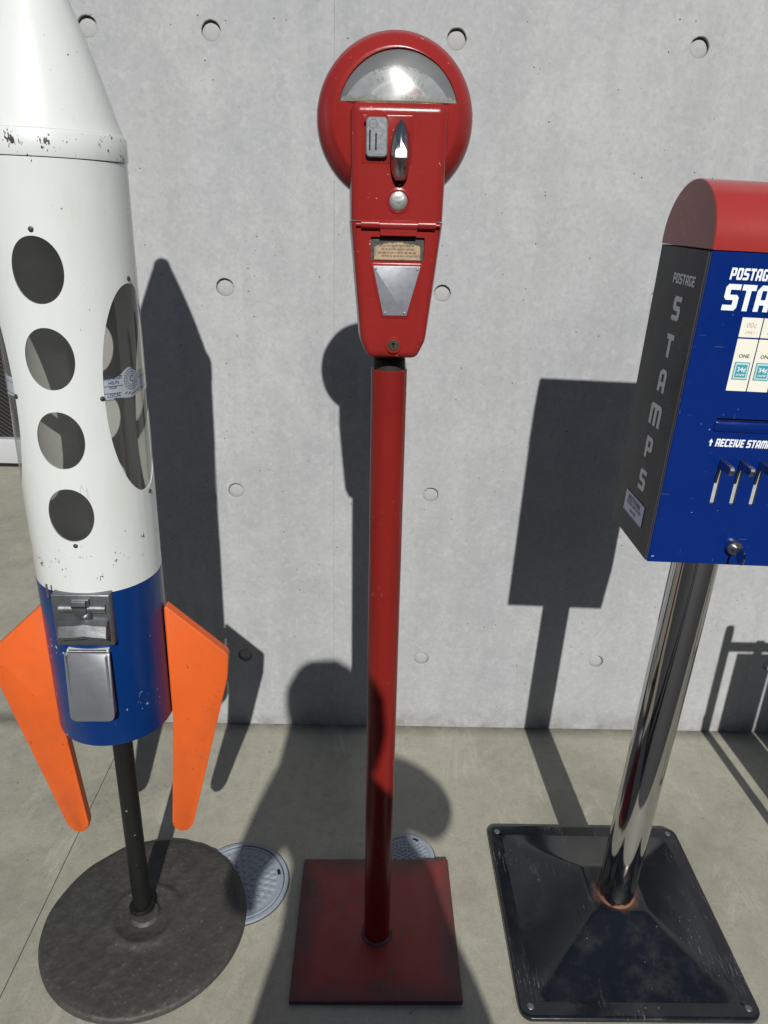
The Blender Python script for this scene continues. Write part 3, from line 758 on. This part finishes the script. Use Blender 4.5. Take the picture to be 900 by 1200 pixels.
for k, zz in enumerate((1.2340, 1.2300, 1.2262, 1.2225)):
    x = -.017+.004*(k % 2)
    while x < .026:
        L = rg.uniform(.0015, .005); mb.add([(x, -.0469, zz), (x+L, -.0469, zz+rg.uniform(-.0002, .0002)), (x+L, -.0469, zz+.0016), (x, -.0469, zz+.0016)], [(0, 1, 2, 3)]); x += L+.0011
mb.build('faded_print', 'faded_ink', vd)
# trapezoid plate
tp = [(-.0098, 1.1552), (.0180, 1.1552), (.0336, 1.2122), (-.0230, 1.2122)]
MB().slab(rounded(inset(tp, -.0035), .004), [(-.0490, 0), (-.0503, 0), (-.0509, .0010)]).build('plate_surround', 'mred', vd)
np_ = MB().slab(rounded(tp, .0012), [(-.0508, 0), (-.0520, 0), (-.0522, .0003)]).build('name_plate', 'alu_plate', vd)
rv = MB().lathe([(0, -.0016), (.0010, -.0013), (.0017, 0)], 14, axis='y').mesh('rivet')
for x, z in ((-.0195, 1.2090), (.0300, 1.2090), (-.0075, 1.1585), (.0157, 1.1585)):
    o = link('rivet', rv, 'alu_plate', np_); o.location = (x, -.0521, z)
# lock
MB().lathe([(.0105, -.0485), (.0105, -.0508), (.0092, -.0520), (.0072, -.0520), (.0072, -.049)], 32, (.0035, 0, 1.1195), 'y', closed=True).build('lock_ring', 'mred', vd)
lk = MB().lathe([(0, -.0512), (.0050, -.0512), (.0056, -.0518), (.0070, -.0516), (.0071, -.049)], 32, (.0035, 0, 1.1195), 'y').build('lock', 'brass', vd)
MB().lathe([(0, -.0515), (.0018, -.0515)], 14, (.0035, 0, 1.1208), 'y').box((.0027, -.0516, 1.1160), (.0043, -.0514, 1.1210)).build('keyhole', 'black_hole', lk)
# hinge
hx0 = .0065
hg = MB()
h_ = hg.tube([(hx0-.0435, -.0515, 1.2578), (hx0-.0228, -.0515, 1.2578)], .0054, 18).build('hinge', 'mred', PM)
MB().tube([(hx0+.0222, -.0515, 1.2578), (hx0+.0425, -.0515, 1.2578)], .0054, 18).build('hinge_knuckle', 'mred', h_)
MB().tube([(hx0-.0222, -.0515, 1.2570), (hx0+.0216, -.0515, 1.2570)], .0056, 18).build('hinge_knuckle', 'mred', h_)
MB().slab(rounded([(hx0-.0215, 1.2455), (hx0+.0208, 1.2455), (hx0+.0215, 1.2560), (hx0-.0215, 1.2560)], .001), [(-.049, 0), (-.0545, .0), (-.0550, .0006)]).build('hinge_leaf', 'mred', h_)
MB().tube([(hx0-.0495, -.0515, 1.2574), (hx0+.048, -.0515, 1.2574)], .0024, 12).build('hinge_pin', 'mred', h_)
# button
bt = MB().lathe([(.0145, -.0485), (.0140, -.0506), (.0118, -.0512), (.0112, -.0500), (.0112, -.048)], 36, (.0052, 0, 1.2832), 'y', closed=True).build('button_ring', 'mred', PM)
MB().lathe([(0, -.0524), (.005, -.0522), (.0085, -.0517), (.0102, -.0506), (.0104, -.049)], 36, (.0052, 0, 1.2832), 'y').build('button', 'grey_lens', bt)
# raised face plate, coin slot
fp = MB().slab(rounded([(-.0375, 1.3215), (.0200, 1.3215), (.0200, 1.3700), (-.0375, 1.3700)], .002), [(-.0490, 0), (-.0502, 0), (-.0504, .0004)]).build('face_plate', 'mred', PM)
MB().slab([(.0125*cos(a)-.0205, 1.3655+.0085*sin(a)) for a in [pi*i/14 for i in range(15)]]+[(-.0345, 1.362), (-.0338, 1.3562), (-.0335, 1.3562), (-.0062, 1.3562)][:1], [(-.0500, 0), (-.0555, .0), (-.0562, .0008)]).build('slot_hood', 'mred', fp)
cs = MB().slab(rounded([(-.0325, 1.3275), (-.0085, 1.3275), (-.0085, 1.3675), (-.0325, 1.3675)], .0045), [(-.050, 0), (-.0560, 0), (-.0570, .0012)]).build('coin_plate', 'grey_cast', fp)
MB().box((-.0290, -.0574, 1.3345), (-.0273, -.0565, 1.3545)).box((-.0222, -.0574, 1.3345), (-.0205, -.0565, 1.3515)).build('coin_slot', 'black_hole', cs)
MB().lathe([(.0036, -.0569), (.0040, -.0576), (.0048, -.0576), (.0052, -.0569)], 28, (-.0245, 0, 1.3610), 'y', closed=True).build('embossed_ring', 'grey_cast', cs)
# pointed handle
hxc = .0062
MB().slab([(hxc+x, z) for x, z in ((0, 1.2975), (.0085, 1.3085), (.0100, 1.3200), (.006, 1.33), (-.006, 1.33), (-.0100, 1.3200), (-.0085, 1.3085))], [(-.0495, 0), (-.0545, .0005), (-.0550, .0012)]).build('shadowed_handle_seat', 'black_hole', PM)  # pivot seat, its black colour also standing for the dark shadow under the handle
rows = [(1.3655, .0006, .0006, -.0600, -.0585), (1.3600, .0052, .0008, -.0645, -.059), (1.352, .0086, .0010, -.0690, -.058), (1.343, .0105, .0018, -.0730, -.057), (1.3330, .0112, .0062, -.0765, -.056), (1.3265, .0112, .0064, -.0772, -.056), (1.321, .0106, .0040, -.0750, -.056), (1.314, .0096, .0018, -.0700, -.056), (1.308, .0078, .0012, -.0655, -.057), (1.3045, .0050, .001, -.0610, -.0575)]
L = []
for z, w, rw, yf, yb_ in rows:
    L.append([(hxc-w*.75, yb_+.003, z), (hxc-w, yb_, z), (hxc-(w*.62+rw*.38), (yf*.62+yb_*.38), z), (hxc-rw, yf+.0006, z), (hxc, yf, z), (hxc+rw, yf+.0006, z), (hxc+(w*.62+rw*.38), (yf*.62+yb_*.38), z), (hxc+w, yb_, z), (hxc+w*.75, yb_+.003, z)])
hm = MB().loops(L).mesh('handle', 26); ho = link('handle', hm, 'chrome_handle', PM)
MB().lathe([(.0058, -.058), (.0058, -.049)], 20, (hxc, 0, 1.3265), 'y').build('spindle', 'chrome_handle', ho)
# neck, pole, plate
MB().lathe([(.0205, 1.076), (.0205, 1.094), (.0185, 1.096), (.0185, 1.106)], 40, (0, -.002, 0)).build('neck', 'rubber', PM)
MB().lathe([(.0205, 1.0795), (.0222, 1.081), (.0236, 1.0795), (.0238, .010), (.0205, .010)], 48, closed=True).build('pole', 'pole_red', PM)
o = MB().box((-.1515, -.1285, .0), (.1495, .1685, .0105), .0014).build('base_plate', 'plate_red', PM)
for v_ in o.data.vertices: v_.co.z -= .0085*v_.co.x*-1
wd = MB(); pts = []; rad = []
for i in range(48):
    a = 2*pi*i/47; pts.append((.0250*cos(a), .0250*sin(a), .0115+.0006*sin(i*.83))); rad.append(.0036+.0005*sin(i*.71)+.0004*sin(i*1.37))
wd.tube(pts, rad, 8).build('weld_bead', 'weld', PM)

# ------------------------------------------------------------------ stamp vending machine
SM = thing('stamp_vending_machine', 'blue and red stamp vending machine on a chrome pole with black base', 'vending machine', (.4875, 1.0, 0), (0, .022, 0))
F = -.0945
yb0, yb1 = -.0880, .0710
cab = MB().slabx(rounded([(yb0, .825), (yb1, .825), (yb1, 1.2375), (yb0, 1.2375)], [.003, .003, .0006, .0006]), [(-.1170, .0012), (-.1158, 0), (.1158, 0), (.1170, .0012)]).build('cabinet', 'sblack', SM)
rc = (yb1-F)/2; yc = (yb1+F)/2
hp = [(F, 1.2385), (F, 1.2445)]+[(yc-rc*cos(a), 1.2445+.0735*sin(a)) for a in [pi*i/40 for i in range(1, 40)]]+[(yb1, 1.2445), (yb1, 1.2385)]
MB().slabx(hp, [(-.1178, .0010), (-.1168, 0), (.1168, 0), (.1178, .0010)]).build('rounded_hood', 'sred', SM)
fr = MB().slab(rounded([(-.1168, .8265), (.1168, .8265), (.1168, 1.2372), (-.1168, 1.2372)], .002), [(-.0884, 0), (-.0935, 0), (F, .001)]).mesh('f')
SX = [-.0452+.0268*i for i in range(4)]
cc = [MB().slab([(x-.0034, .9175), (x+.0034, .9175), (x+.0034, .9810), (x-.0034, .9810)], [(-.1, 0), (-.0895, 0)]).mesh('c') for x in SX]
cc.append(MB().slab(rounded([(-.066, 1.0325), (.066, 1.0325), (.066, 1.0362), (-.066, 1.0362)], .001), [(-.1, 0), (-.0893, 0)]).mesh('c'))
CX = [-.0630+.0272*i for i in range(4)]
fr = boolean(fr, cc)
fpn = link('front_panel', fr, 'sblue', SM)
MB().box((-.1174, -.0885, .827), (-.11665, -.0855, 1.2368)).build('panel_edge', 'stand_metal', fpn)
for x in SX: MB().box((x-.0031, -.0912, .9180), (x+.0031, -.0898, .9805)).build('slot_plate', 'worn_strip', fpn)
MB().box((-.0655, -.0905, 1.0328), (.0655, -.0896, 1.0359)).build('stamp_slot', 'black_hole', fpn)
MB().slab(rounded([(-.0668, 1.0190), (.0668, 1.0190), (.0668, 1.0318), (-.0668, 1.0318)], .003), [(F+.001, 0), (F-.0016, 0), (F-.0024, .0012)]).build('slot_lip', 'sblue', fpn)
# levers
def lever(x):
    o = MB().slabx(rounded([(-.089, .9680), (-.089, .9810), (-.1240, .9800), (-.1270, .9755), (-.1240, .9680)], [.0005, .0005, .0025, .002, .0025], 4), [(x-.0030, .0006), (x-.0024, 0), (x+.0024, 0), (x+.0030, .0006)]).build('lever', 'chrome_handle', fpn)
for x in SX: lever(x)
# cards
for k, x in enumerate(CX):
    a = MB().slab(rounded([(x, 1.1395), (x+.0258, 1.1395), (x+.0258, 1.1632), (x, 1.1632)], .0008), [(F+.001, 0), (F-.0007, 0)]).build('price_card', 'card', fpn)
    mb = MB(); lay(mb, [([(q+x+.0135, w+1.1515) for q, w in v_], f_) for v_, f_ in font2d('00c', .0090, .01)], lambda p, q: (p, F-.0010, q))
    lay(mb, [([(q+x+.0135, w+1.1440) for q, w in v_], f_) for v_, f_ in font2d('ONLY', .0048, .01)], lambda p, q: (p, F-.0010, q)); mb.build('price_print', 'pink_ink', a)
    b = MB().slab(rounded([(x, 1.0725), (x+.0258, 1.0725), (x+.0258, 1.1375), (x, 1.1375)], .0008), [(F+.001, 0), (F-.0007, 0)]).build('denomination_card', 'card', fpn)
    mb = MB(); lay(mb, [([(q+x+.0130, w+1.1145) for q, w in v_], f_) for v_, f_ in font2d('ONE', .0064, .012)], lambda p, q: (p, F-.0010, q)); mb.build('denomination_print', 'ink', b)
    def rect(x0, x1, z0, z1, y, name, m): q = MB(); q.add([(x0, y, z0), (x1, y, z0), (x1, y, z1), (x0, y, z1)], [(0, 1, 2, 3)]); return q.build(name, m, b)
    rect(x+.0035, x+.0228, 1.0870, 1.1090, F-.0010, 'stamp_border', 'teal'); rect(x+.0046, x+.0217, 1.0882, 1.1078, F-.0013, 'stamp_margin', 'pale_teal')
    rect(x+.0062, x+.0201, 1.0900, 1.1060, F-.0016, 'stamp_picture', 'teal')
    mb = MB(); lay(mb, [([(q+x+.0130, w+1.0975) for q, w in v_], f_) for v_, f_ in font2d('34¢', .0080, .015)], lambda p, q: (p, F-.0019, q))
    lay(mb, [([(q+x+.0130, w+1.0918) for q, w in v_], f_) for v_, f_ in font2d('STAMP', .0036, .02)], lambda p, q: (p, F-.0019, q)); mb.build('stamp_print', 'white_print', b)
# lettering on the front
g_, w_ = glyphs('POSTAGE', .0069, .0136, .14, .06); mb = MB(); lay(mb, g_, lambda a, b: (a-.0900, F-.0004, b+1.2062)); mb.build('postage_lettering', 'white_print', fpn)
g_, w_ = glyphs('STAMPS', .0180, .0308, .11, .03); mb = MB(); lay(mb, g_, lambda a, b: (a-.0920, F-.0004, b+1.1704)); mb.build('stamps_lettering', 'white_print', fpn)
g_, w_ = glyphs('RECEIVE STAMPS', .0055, .0106, .14, .1); mb = MB(); lay(mb, g_, lambda a, b: (a-.0600, F-.0004, b+.9982))
g2, _w = glyphs('^', .0070, .0100); lay(mb, g2, lambda a, b: (a-.0690, F-.0004, b+.9985)); mb.build('receive_lettering', 'white_print', fpn)
# lettering on the side: reads from the back edge to the front edge
XS = -.1174
def side(mb, txt, w, h, cy, z0, shear=0):
    g_, w_ = glyphs(txt, w, h, .14, shear); lay(mb, g_, lambda a, b: (XS, cy+w_/2-a, b+z0))
mb = MB(); side(mb, 'POSTAGE', .0092, .0125, -.029, 1.1925)
for ch, z in zip('STAMPS', (1.162, 1.1134, 1.0662, 1.0183, .9709, .9225)): side(mb, ch, .0250 if ch != 'M' else .0285, .0305, -.024, z-.0152)
mb.build('side_lettering', 'grey_print', cab)
mb = MB(); mb.add([(XS, .0270, .8570), (XS, -.0540, .8570), (XS, -.0540, .8920), (XS, .0270, .8920)], [(0, 1, 2, 3)]); st_ = mb.build('sticker', 'sticker_blue', cab)
mb = MB(); mb.add([(XS-.0004, .0255, .8595), (XS-.0004, -.0525, .8595), (XS-.0004, -.0525, .8905), (XS-.0004, .0255, .8905)], [(0, 1, 2, 3)]); mb.build('sticker_face', 'sticker', st_)
mb = MB()
for txt, sz, zz in (('BESTPARK', .0115, .8795), ('VENDING MACHINES', .0062, .8735), ('000-0000', .0065, .8640)):
    lay(mb, font2d(txt, sz, .012), lambda a, b, zz=zz: (XS-.0008, -.0135-a, b+zz))
mb.build('sticker_print', 'navy_ink', st_)
# lock and key
lkx, lkz = -.0014, .8555
lk = MB().lathe([(.0108, F+.001), (.0108, F-.006), (.0096, F-.0082), (0, F-.0082)], 36, (lkx, 0, lkz), 'y').build('lock', 'chrome_handle', fpn)
MB().lathe([(0, F-.0155), (.0042, F-.0155), (.0046, F-.0148), (.0046, F-.007)], 20, (lkx, 0, lkz-.0005), 'y').build('key_plug', 'chrome_handle', lk)
MB().slabx(rounded([(F-.0150, lkz-.0015), (F-.0165, lkz+.0065), (F-.0335, lkz+.0070), (F-.0360, lkz-.004), (F-.0335, lkz-.0145), (F-.0165, lkz-.0125)], .004, 4), [(lkx-.0014, .0006), (lkx-.0008, 0), (lkx+.0008, 0), (lkx+.0014, .0006)]).build('key', 'chrome', lk)
# pole and base
MB().lathe([(.0338, .058), (.0338, .8245)], 64).build('pole', 'chrome', SM)
pts = []; rad = []
rl = [[], [], [], []]
for i in range(48):
    a = 2*pi*i/48; zt_ = .0745+.0045*sin(i*.31+1)+.0026*sin(i*.93)+.0014*sin(i*2.3)
    for k_, (r_, z_) in enumerate(((.0475, .0605), (.0405, .0660), (.0358, .0705), (.0341, zt_+.003))): rl[k_].append((r_*cos(a), r_*sin(a), z_))
MB().loops(rl, False, False).build('rust_ring', 'rust', SM)
BH = .2095; bcx, bcy = -.002, .010
ol = rounded([(bcx-BH, bcy-BH), (bcx+BH, bcy-BH), (bcx+BH, bcy+BH), (bcx-BH, bcy+BH)], .022, 8)
N = 72; vs = []; inn = .181
def bz(x, y):
    ax, ay = abs(x-bcx), abs(y-bcy)
    d = (ax**16+ay**16)**(1/16); dd = sqrt(ax*ax+ay*ay)
    q = max(0, min(1, (inn-d)/(inn-.050)))
    z = .0100+.0590*(.70*q+.30*q*q)
    if q >= 1: z += .003*max(0, 1-dd/.05)
    e = max(0, d-inn)
    return z
o_ = MB()
L0 = inset(ol, .030)
mb = MB()
mb.slabz(ol, [(0, .002), (.002, 0), (.0095, 0), (.0115, .0022), (.0118, .006), (.0108, .0245)])
ba = mb.build('base_plate', 'base_enamel', SM)
g1 = [bcx-inn+2*inn*i/N for i in range(N+1)]; g2_ = [bcy-inn+2*inn*i/N for i in range(N+1)]
vs = [(x, y, bz(x, y)+.0012) for y in g2_ for x in g1]
mb = MB(); mb.add(vs, [(j*(N+1)+i, j*(N+1)+i+1, (j+1)*(N+1)+i+1, (j+1)*(N+1)+i) for j in range(N) for i in range(N)])
mb.build('pressed_pyramid', 'base_enamel', ba, 50)
for ch in SM.children:
    if ch.name.startswith(('base_plate',)):
        for m_ in [ch]+list(ch.children):
            for v_ in m_.data.vertices: v_.co.z += .022*v_.co.x
bl = MB().lathe([(0, .0142), (.0040, .0140), (.0062, .0122), (.0064, .0112)], 20).mesh('bolt')
for sx_ in (-1, 1):
    for sy_ in (-1, 1):
        o = link('bolt', bl, 'zinc', ba); o.location = (bcx+sx_*.190, bcy+sy_*.190, .022*(bcx+sx_*.190))

# ------------------------------------------------------------------ utility lids in the floor
def lid(x, y, R, label, rings, rot):
    t_ = thing('utility_lid', label, 'manhole cover', (x, y, 0), (0, 0, rot))
    MB().lathe([(R-.0085, .0005), (R-.0085, .0040), (R-.0075, .0050), (R-.001, .0046), (R, .0032), (R, .0005)], 96, closed=True).build('frame_ring', 'lid', t_)
    mb = MB().lathe([(0, .0034), (R*.83, .0034), (R*.84, .0046), (R*.875, .0046), (R*.885, .0034), (R-.0105, .0034), (R-.0098, .0005)], 96)
    cv = mb.build('cover', 'lid', t_)
    MB().lathe([(R-.0097, .0004), (R-.0086, .0004), (R-.0086, .0012), (R-.0097, .0012)], 96, closed=True).build('dirt_gap', 'black_hole', t_)
    MB().lathe([(R, .0003), (R+.0022, .0003), (R+.0022, .0008), (R, .0008)], 96, closed=True).build('mortar_gap', 'dirt', t_)
    b = MB()
    for k, (rr, n) in enumerate(rings):
        for i in range(n):
            a = 2*pi*(i+.5*(k % 2))/n; px, py = rr*cos(a), rr*sin(a); w = R*.062; hh = R*.046
            ca, sa = cos(a), sin(a)
            def q(u, v, z): return (px+u*ca-v*sa, py+u*sa+v*ca, z)
            b.loops([[q(u*w*s_, v*hh*s_, z) for u, v in [(cos(j*pi/4+.39), sin(j*pi/4+.39)) for j in range(8)]] for z, s_ in ((.0033, 1.05), (.0047, .95), (.0050, .75))], cap0=False)
    b.build('tread_pattern', 'lid', cv)
    MB().box((R*.78, -.006, .0036), (R*.845, .006, .0049)).build('lift_notch', 'black_hole', cv)
Rm = .0975
lid(-.2475, 1.070, Rm, 'larger grey-blue round utility lid tucked under the round iron base', [(Rm*f_, n_) for f_, n_ in ((.0, 1), (.14, 6), (.28, 12), (.42, 18), (.56, 24), (.70, 30))], .3)
Rs = .060
lid(.0935, 1.138, Rs, 'small grey-blue round utility lid behind the square red plate', [(Rs*f_, n_) for f_, n_ in ((.0, 1), (.14, 6), (.28, 12), (.42, 18), (.56, 24), (.70, 30))], 1.1)

# ------------------------------------------------------------------ frame stand to the right of the stamp machine (seen by its shadow)
FS = thing('sign_stand', 'dark metal frame stand with panels beside the stamp machine', 'sign stand', (.955, .95, 0))
pst = MB(); pst.tube([(0, 0, 0), (0, 0, .735)], .0115, 16); pst.lathe([(.0115, .735), (.010, .747), (0, .751)], 16)
pst.build('post', 'stand_metal', FS)
MB().tube([(-.004, .17, 0), (-.006, .013, .46)], .0085, 14).build('brace', 'stand_metal', FS)
MB().tube([(.0115, 0, .690), (.62, 0, .690)], .0125, 16).build('top_bar', 'stand_metal', FS)
MB().tube([(.0115, 0, .16), (.62, 0, .16)], .0095, 16).build('bottom_bar', 'stand_metal', FS)
MB().tube([(.632, 0, 0), (.632, 0, .735)], .0115, 16).build('post', 'stand_metal', FS)
for x in (.075, .24): MB().box((x, -.008, .660), (x+.022, .008, .706), .002).build('hanger', 'stand_metal', FS)
MB().box((.034, -.004, .235), (.128, .004, .668), .001).build('panel', 'stand_panel', FS)
MB().box((.133, -.004, .235), (.60, .004, .668), .001).build('panel', 'stand_panel', FS)

# ------------------------------------------------------------------ the photographer, standing behind the camera and casting the shadow in the picture
PX = thing('person', 'person in dark jacket and trousers holding up a phone to photograph', 'person', (.07, -.48, 0))
def skin_body():
    V = []; Ed = []; R_ = []
    def ad(p, r, par=None):
        V.append((p[0]-.07, p[1]+.48, p[2])); R_.append(r if isinstance(r, tuple) else (r, r)); i = len(V)-1
        if par is not None: Ed.append((par, i))
        return i
    pel = ad((.080, -.50, .86), (.12, .205)); wa = ad((.080, -.50, 1.00), (.115, .195), pel); ch = ad((.082, -.495, 1.15), (.12, .180), wa)
    nk0 = ad((.055, -.49, 1.275), (.07, .085), ch); nk = ad((.035, -.475, 1.35), .060, nk0)
    h1 = ad((.028, -.462, 1.41), (.066, .07), nk); h2 = ad((.024, -.458, 1.49), (.078, .090), h1); h3 = ad((.024, -.465, 1.545), (.062, .068), h2)
    # left arm, holding the phone
    s = ad((-.060, -.485, 1.245), .062, nk0); m = ad((-.105, -.45, 1.12), .054, s); e = ad((-.140, -.405, 1.00), .050, m); f1 = ad((-.074, -.24, 1.105), .038, e); w = ad((-.054, -.085, 1.205), .030, f1)
    p = ad((-.052, -.040, 1.238), (.030, .020), w)
    for k, (dx, dz) in enumerate(((.012, .044), (.016, .036), (.020, .026), (.022, .012))):
        b = ad((-.050+dx*.4, -.032, 1.236+dz*.5+.006), .009, p); c_ = ad((-.046+dx*.5, -.026, 1.240+dz+.004), .008, b); ad((-.036+dx*.3, -.024, 1.242+dz+.006), .0072, c_)
    b = ad((-.048, -.045, 1.222), .010, p); ad((-.030, -.030, 1.214), .008, b)
    # right arm: elbow out, hand resting against the chest
    s = ad((.212, -.485, 1.252), .074, nk0); m = ad((.248, -.40, 1.17), .064, s); e = ad((.262, -.30, 1.085), .058, m); f1 = ad((.175, -.255, 1.075), .042, e); w = ad((.110, -.235, 1.085), .028, f1)
    p = ad((.072, -.235, 1.09), (.034, .020), w)
    for k, o_ in enumerate((-.024, -.008, .008, .022)):
        ln = (.050, .060, .064, .058)[k]
        b = ad((.072-ln*.6, -.236, 1.09+o_), .0088, p); c_ = ad((.072-ln, -.244, 1.09+o_), .008, b); ad((.072-ln-.010, -.257, 1.09+o_), .0068, c_)
    b = ad((.074, -.245, 1.122), .010, p); ad((.056, -.255, 1.140), .0082, b)
    for sx_, fy_ in ((-1, .02), (1, -.03)):
        hp_ = ad((.075+sx_*.085, -.50, .82), .092, pel); kn = ad((.075+sx_*.095, -.485+fy_, .47), .060, hp_); ca = ad((.075+sx_*.098, -.50+fy_, .30), .052, kn); an = ad((.075+sx_*.10, -.51+fy_, .085), .040, ca)
        he = ad((.075+sx_*.10, -.50+fy_, .045), .042, an); ad((.075+sx_*.115, -.38+fy_, .032), .030, he)
    me = bpy.data.meshes.new('body'); me.from_pydata(V, Ed, [])
    o = bpy.data.objects.new('body', me); COL.objects.link(o)
    sm = o.modifiers.new('s', 'SKIN'); sm.use_smooth_shade = True
    sub = o.modifiers.new('u', 'SUBSURF'); sub.levels = 2; sub.render_levels = 2
    for i, r in enumerate(R_): me.skin_vertices[0].data[i].radius = r; me.skin_vertices[0].data[i].use_root = (i == 0)
    dg = bpy.context.evaluated_depsgraph_get(); dg.update()
    res = bpy.data.meshes.new_from_object(o.evaluated_get(dg)); bpy.data.objects.remove(o)
    def sst(a, b, x): q = max(0, min(1, (x-a)/(b-a))); return q*q*(3-2*q)
    for v_ in res.vertices:                      # broad, flat torso under the jacket
        x, y, z = v_.co.x+.07, v_.co.y-.48, v_.co.z
        w_ = sst(.62, .80, z)*(1-sst(1.06, 1.17, z))*(1-sst(1.0, 1.06, z)*sst(.18, .21, x))*(1-sst(.150, .200, abs(x-.08)))*(1-sst(-.36, -.30, y))
        v_.co.x = .080+.006*w_+(x-.08)*(1+(.26 if x < .08 else .64)*w_)-.07; v_.co.y = -.50+(y+.50)*(1-.30*w_)+.48
    res.materials.clear()
    for n_ in ('skin', 'jacket', 'trousers', 'shoe'): res.materials.append(MAT[n_])
    for pl in res.polygons:
        c_ = pl.center; pl.use_smooth = True; x, y, z = c_.x+.07, c_.y-.48, c_.z
        if z < .09: k = 3
        elif abs(z-1.10) < .09 and x < .098 and x > -.02 and y > -.29: k = 0
        elif z < .86 : k = 2
        elif y > -.105: k = 0
        elif z > 1.325 and abs(x-.02) < .12 and y < -.35: k = 0
        else: k = 1
        pl.material_index = k
    return res
bo = link('body', skin_body(), None, PX)
mb = MB(); vs = []
hc = Vector((.026-.07, -.470+.48, 1.485))
for j in range(15):
    ph = pi*j/14
    for i in range(28):
        a = 2*pi*i/28; d = Vector((sin(ph)*cos(a), sin(ph)*sin(a), cos(ph)))
        pn = (abs(d.x)**2.2+abs(d.y)**2.2+abs(d.z)**2.2)**(-1/2.2); d = d*pn; r_ = Vector((.101*d.x, .100*d.y-.008, (.105 if d.z > 0 else .150)*d.z)); k = 1+.018*sin(5*a+3*ph)+.014*sin(11*a-7*ph)
        vs.append(hc+r_*k)
fs = []
for j in range(14):
    for i in range(28):
        q = (j*28+i, j*28+(i+1) % 28, (j+1)*28+(i+1) % 28, (j+1)*28+i)
        c_ = sum((vs[n_]-hc for n_ in q), Vector())/4
        if c_.y > .035 and c_.z < .045: continue
        if c_.z < -.14: continue
        fs.append(q)
mb.add(vs, fs); mb.build('hair', 'hair', PX, 80)
for s_ in (-1, 1): MB().lathe([(0, .010), (.007, .007), (.0095, 0), (.007, -.006), (0, -.008)], 14, (hc.x+s_*.030, hc.y+.083, hc.z-.012), 'y').build('eye', 'dial_white', bo)
MB().loops([[(hc.x+x, hc.y+.082+y, hc.z+z) for x, y in ((-w, 0), (-w*.5, d*.7), (0, d), (w*.5, d*.7), (w, 0), (0, -.01))] for z, w, d in ((-.004, .006, .008), (-.025, .010, .018), (-.042, .015, .024), (-.050, .012, .012))]).build('nose', 'skin', bo)
MB().box((hc.x-.022, hc.y+.074, hc.z-.078), (hc.x+.022, hc.y+.084, hc.z-.068), .004).build('mouth', 'pink_ink', bo)
for s_ in (-1, 1): MB().lathe([(0, .006), (.012, .005), (.017, 0), (.012, -.006), (0, -.007)], 16, (hc.x+s_*.080, hc.y-.004, hc.z-.022), 'x').build('ear', 'skin', bo)
ph = MB().slab(rounded([(-.038, CAM_H-.140), (.038, CAM_H-.140), (.038, CAM_H+.014), (-.038, CAM_H+.014)], .009), [(-.021, .001), (-.020, 0), (-.014, 0), (-.013, .001)]).build('smartphone', 'phone_black')
tag(ph, 'black smartphone held up in the photographer\'s hand', 'phone')
MB().slab(rounded([(-.034, CAM_H-.134), (.034, CAM_H-.134), (.034, CAM_H+.010), (-.034, CAM_H+.010)], .006), [(-.0212, 0), (-.0216, .0002)]).build('screen', 'wired', ph)
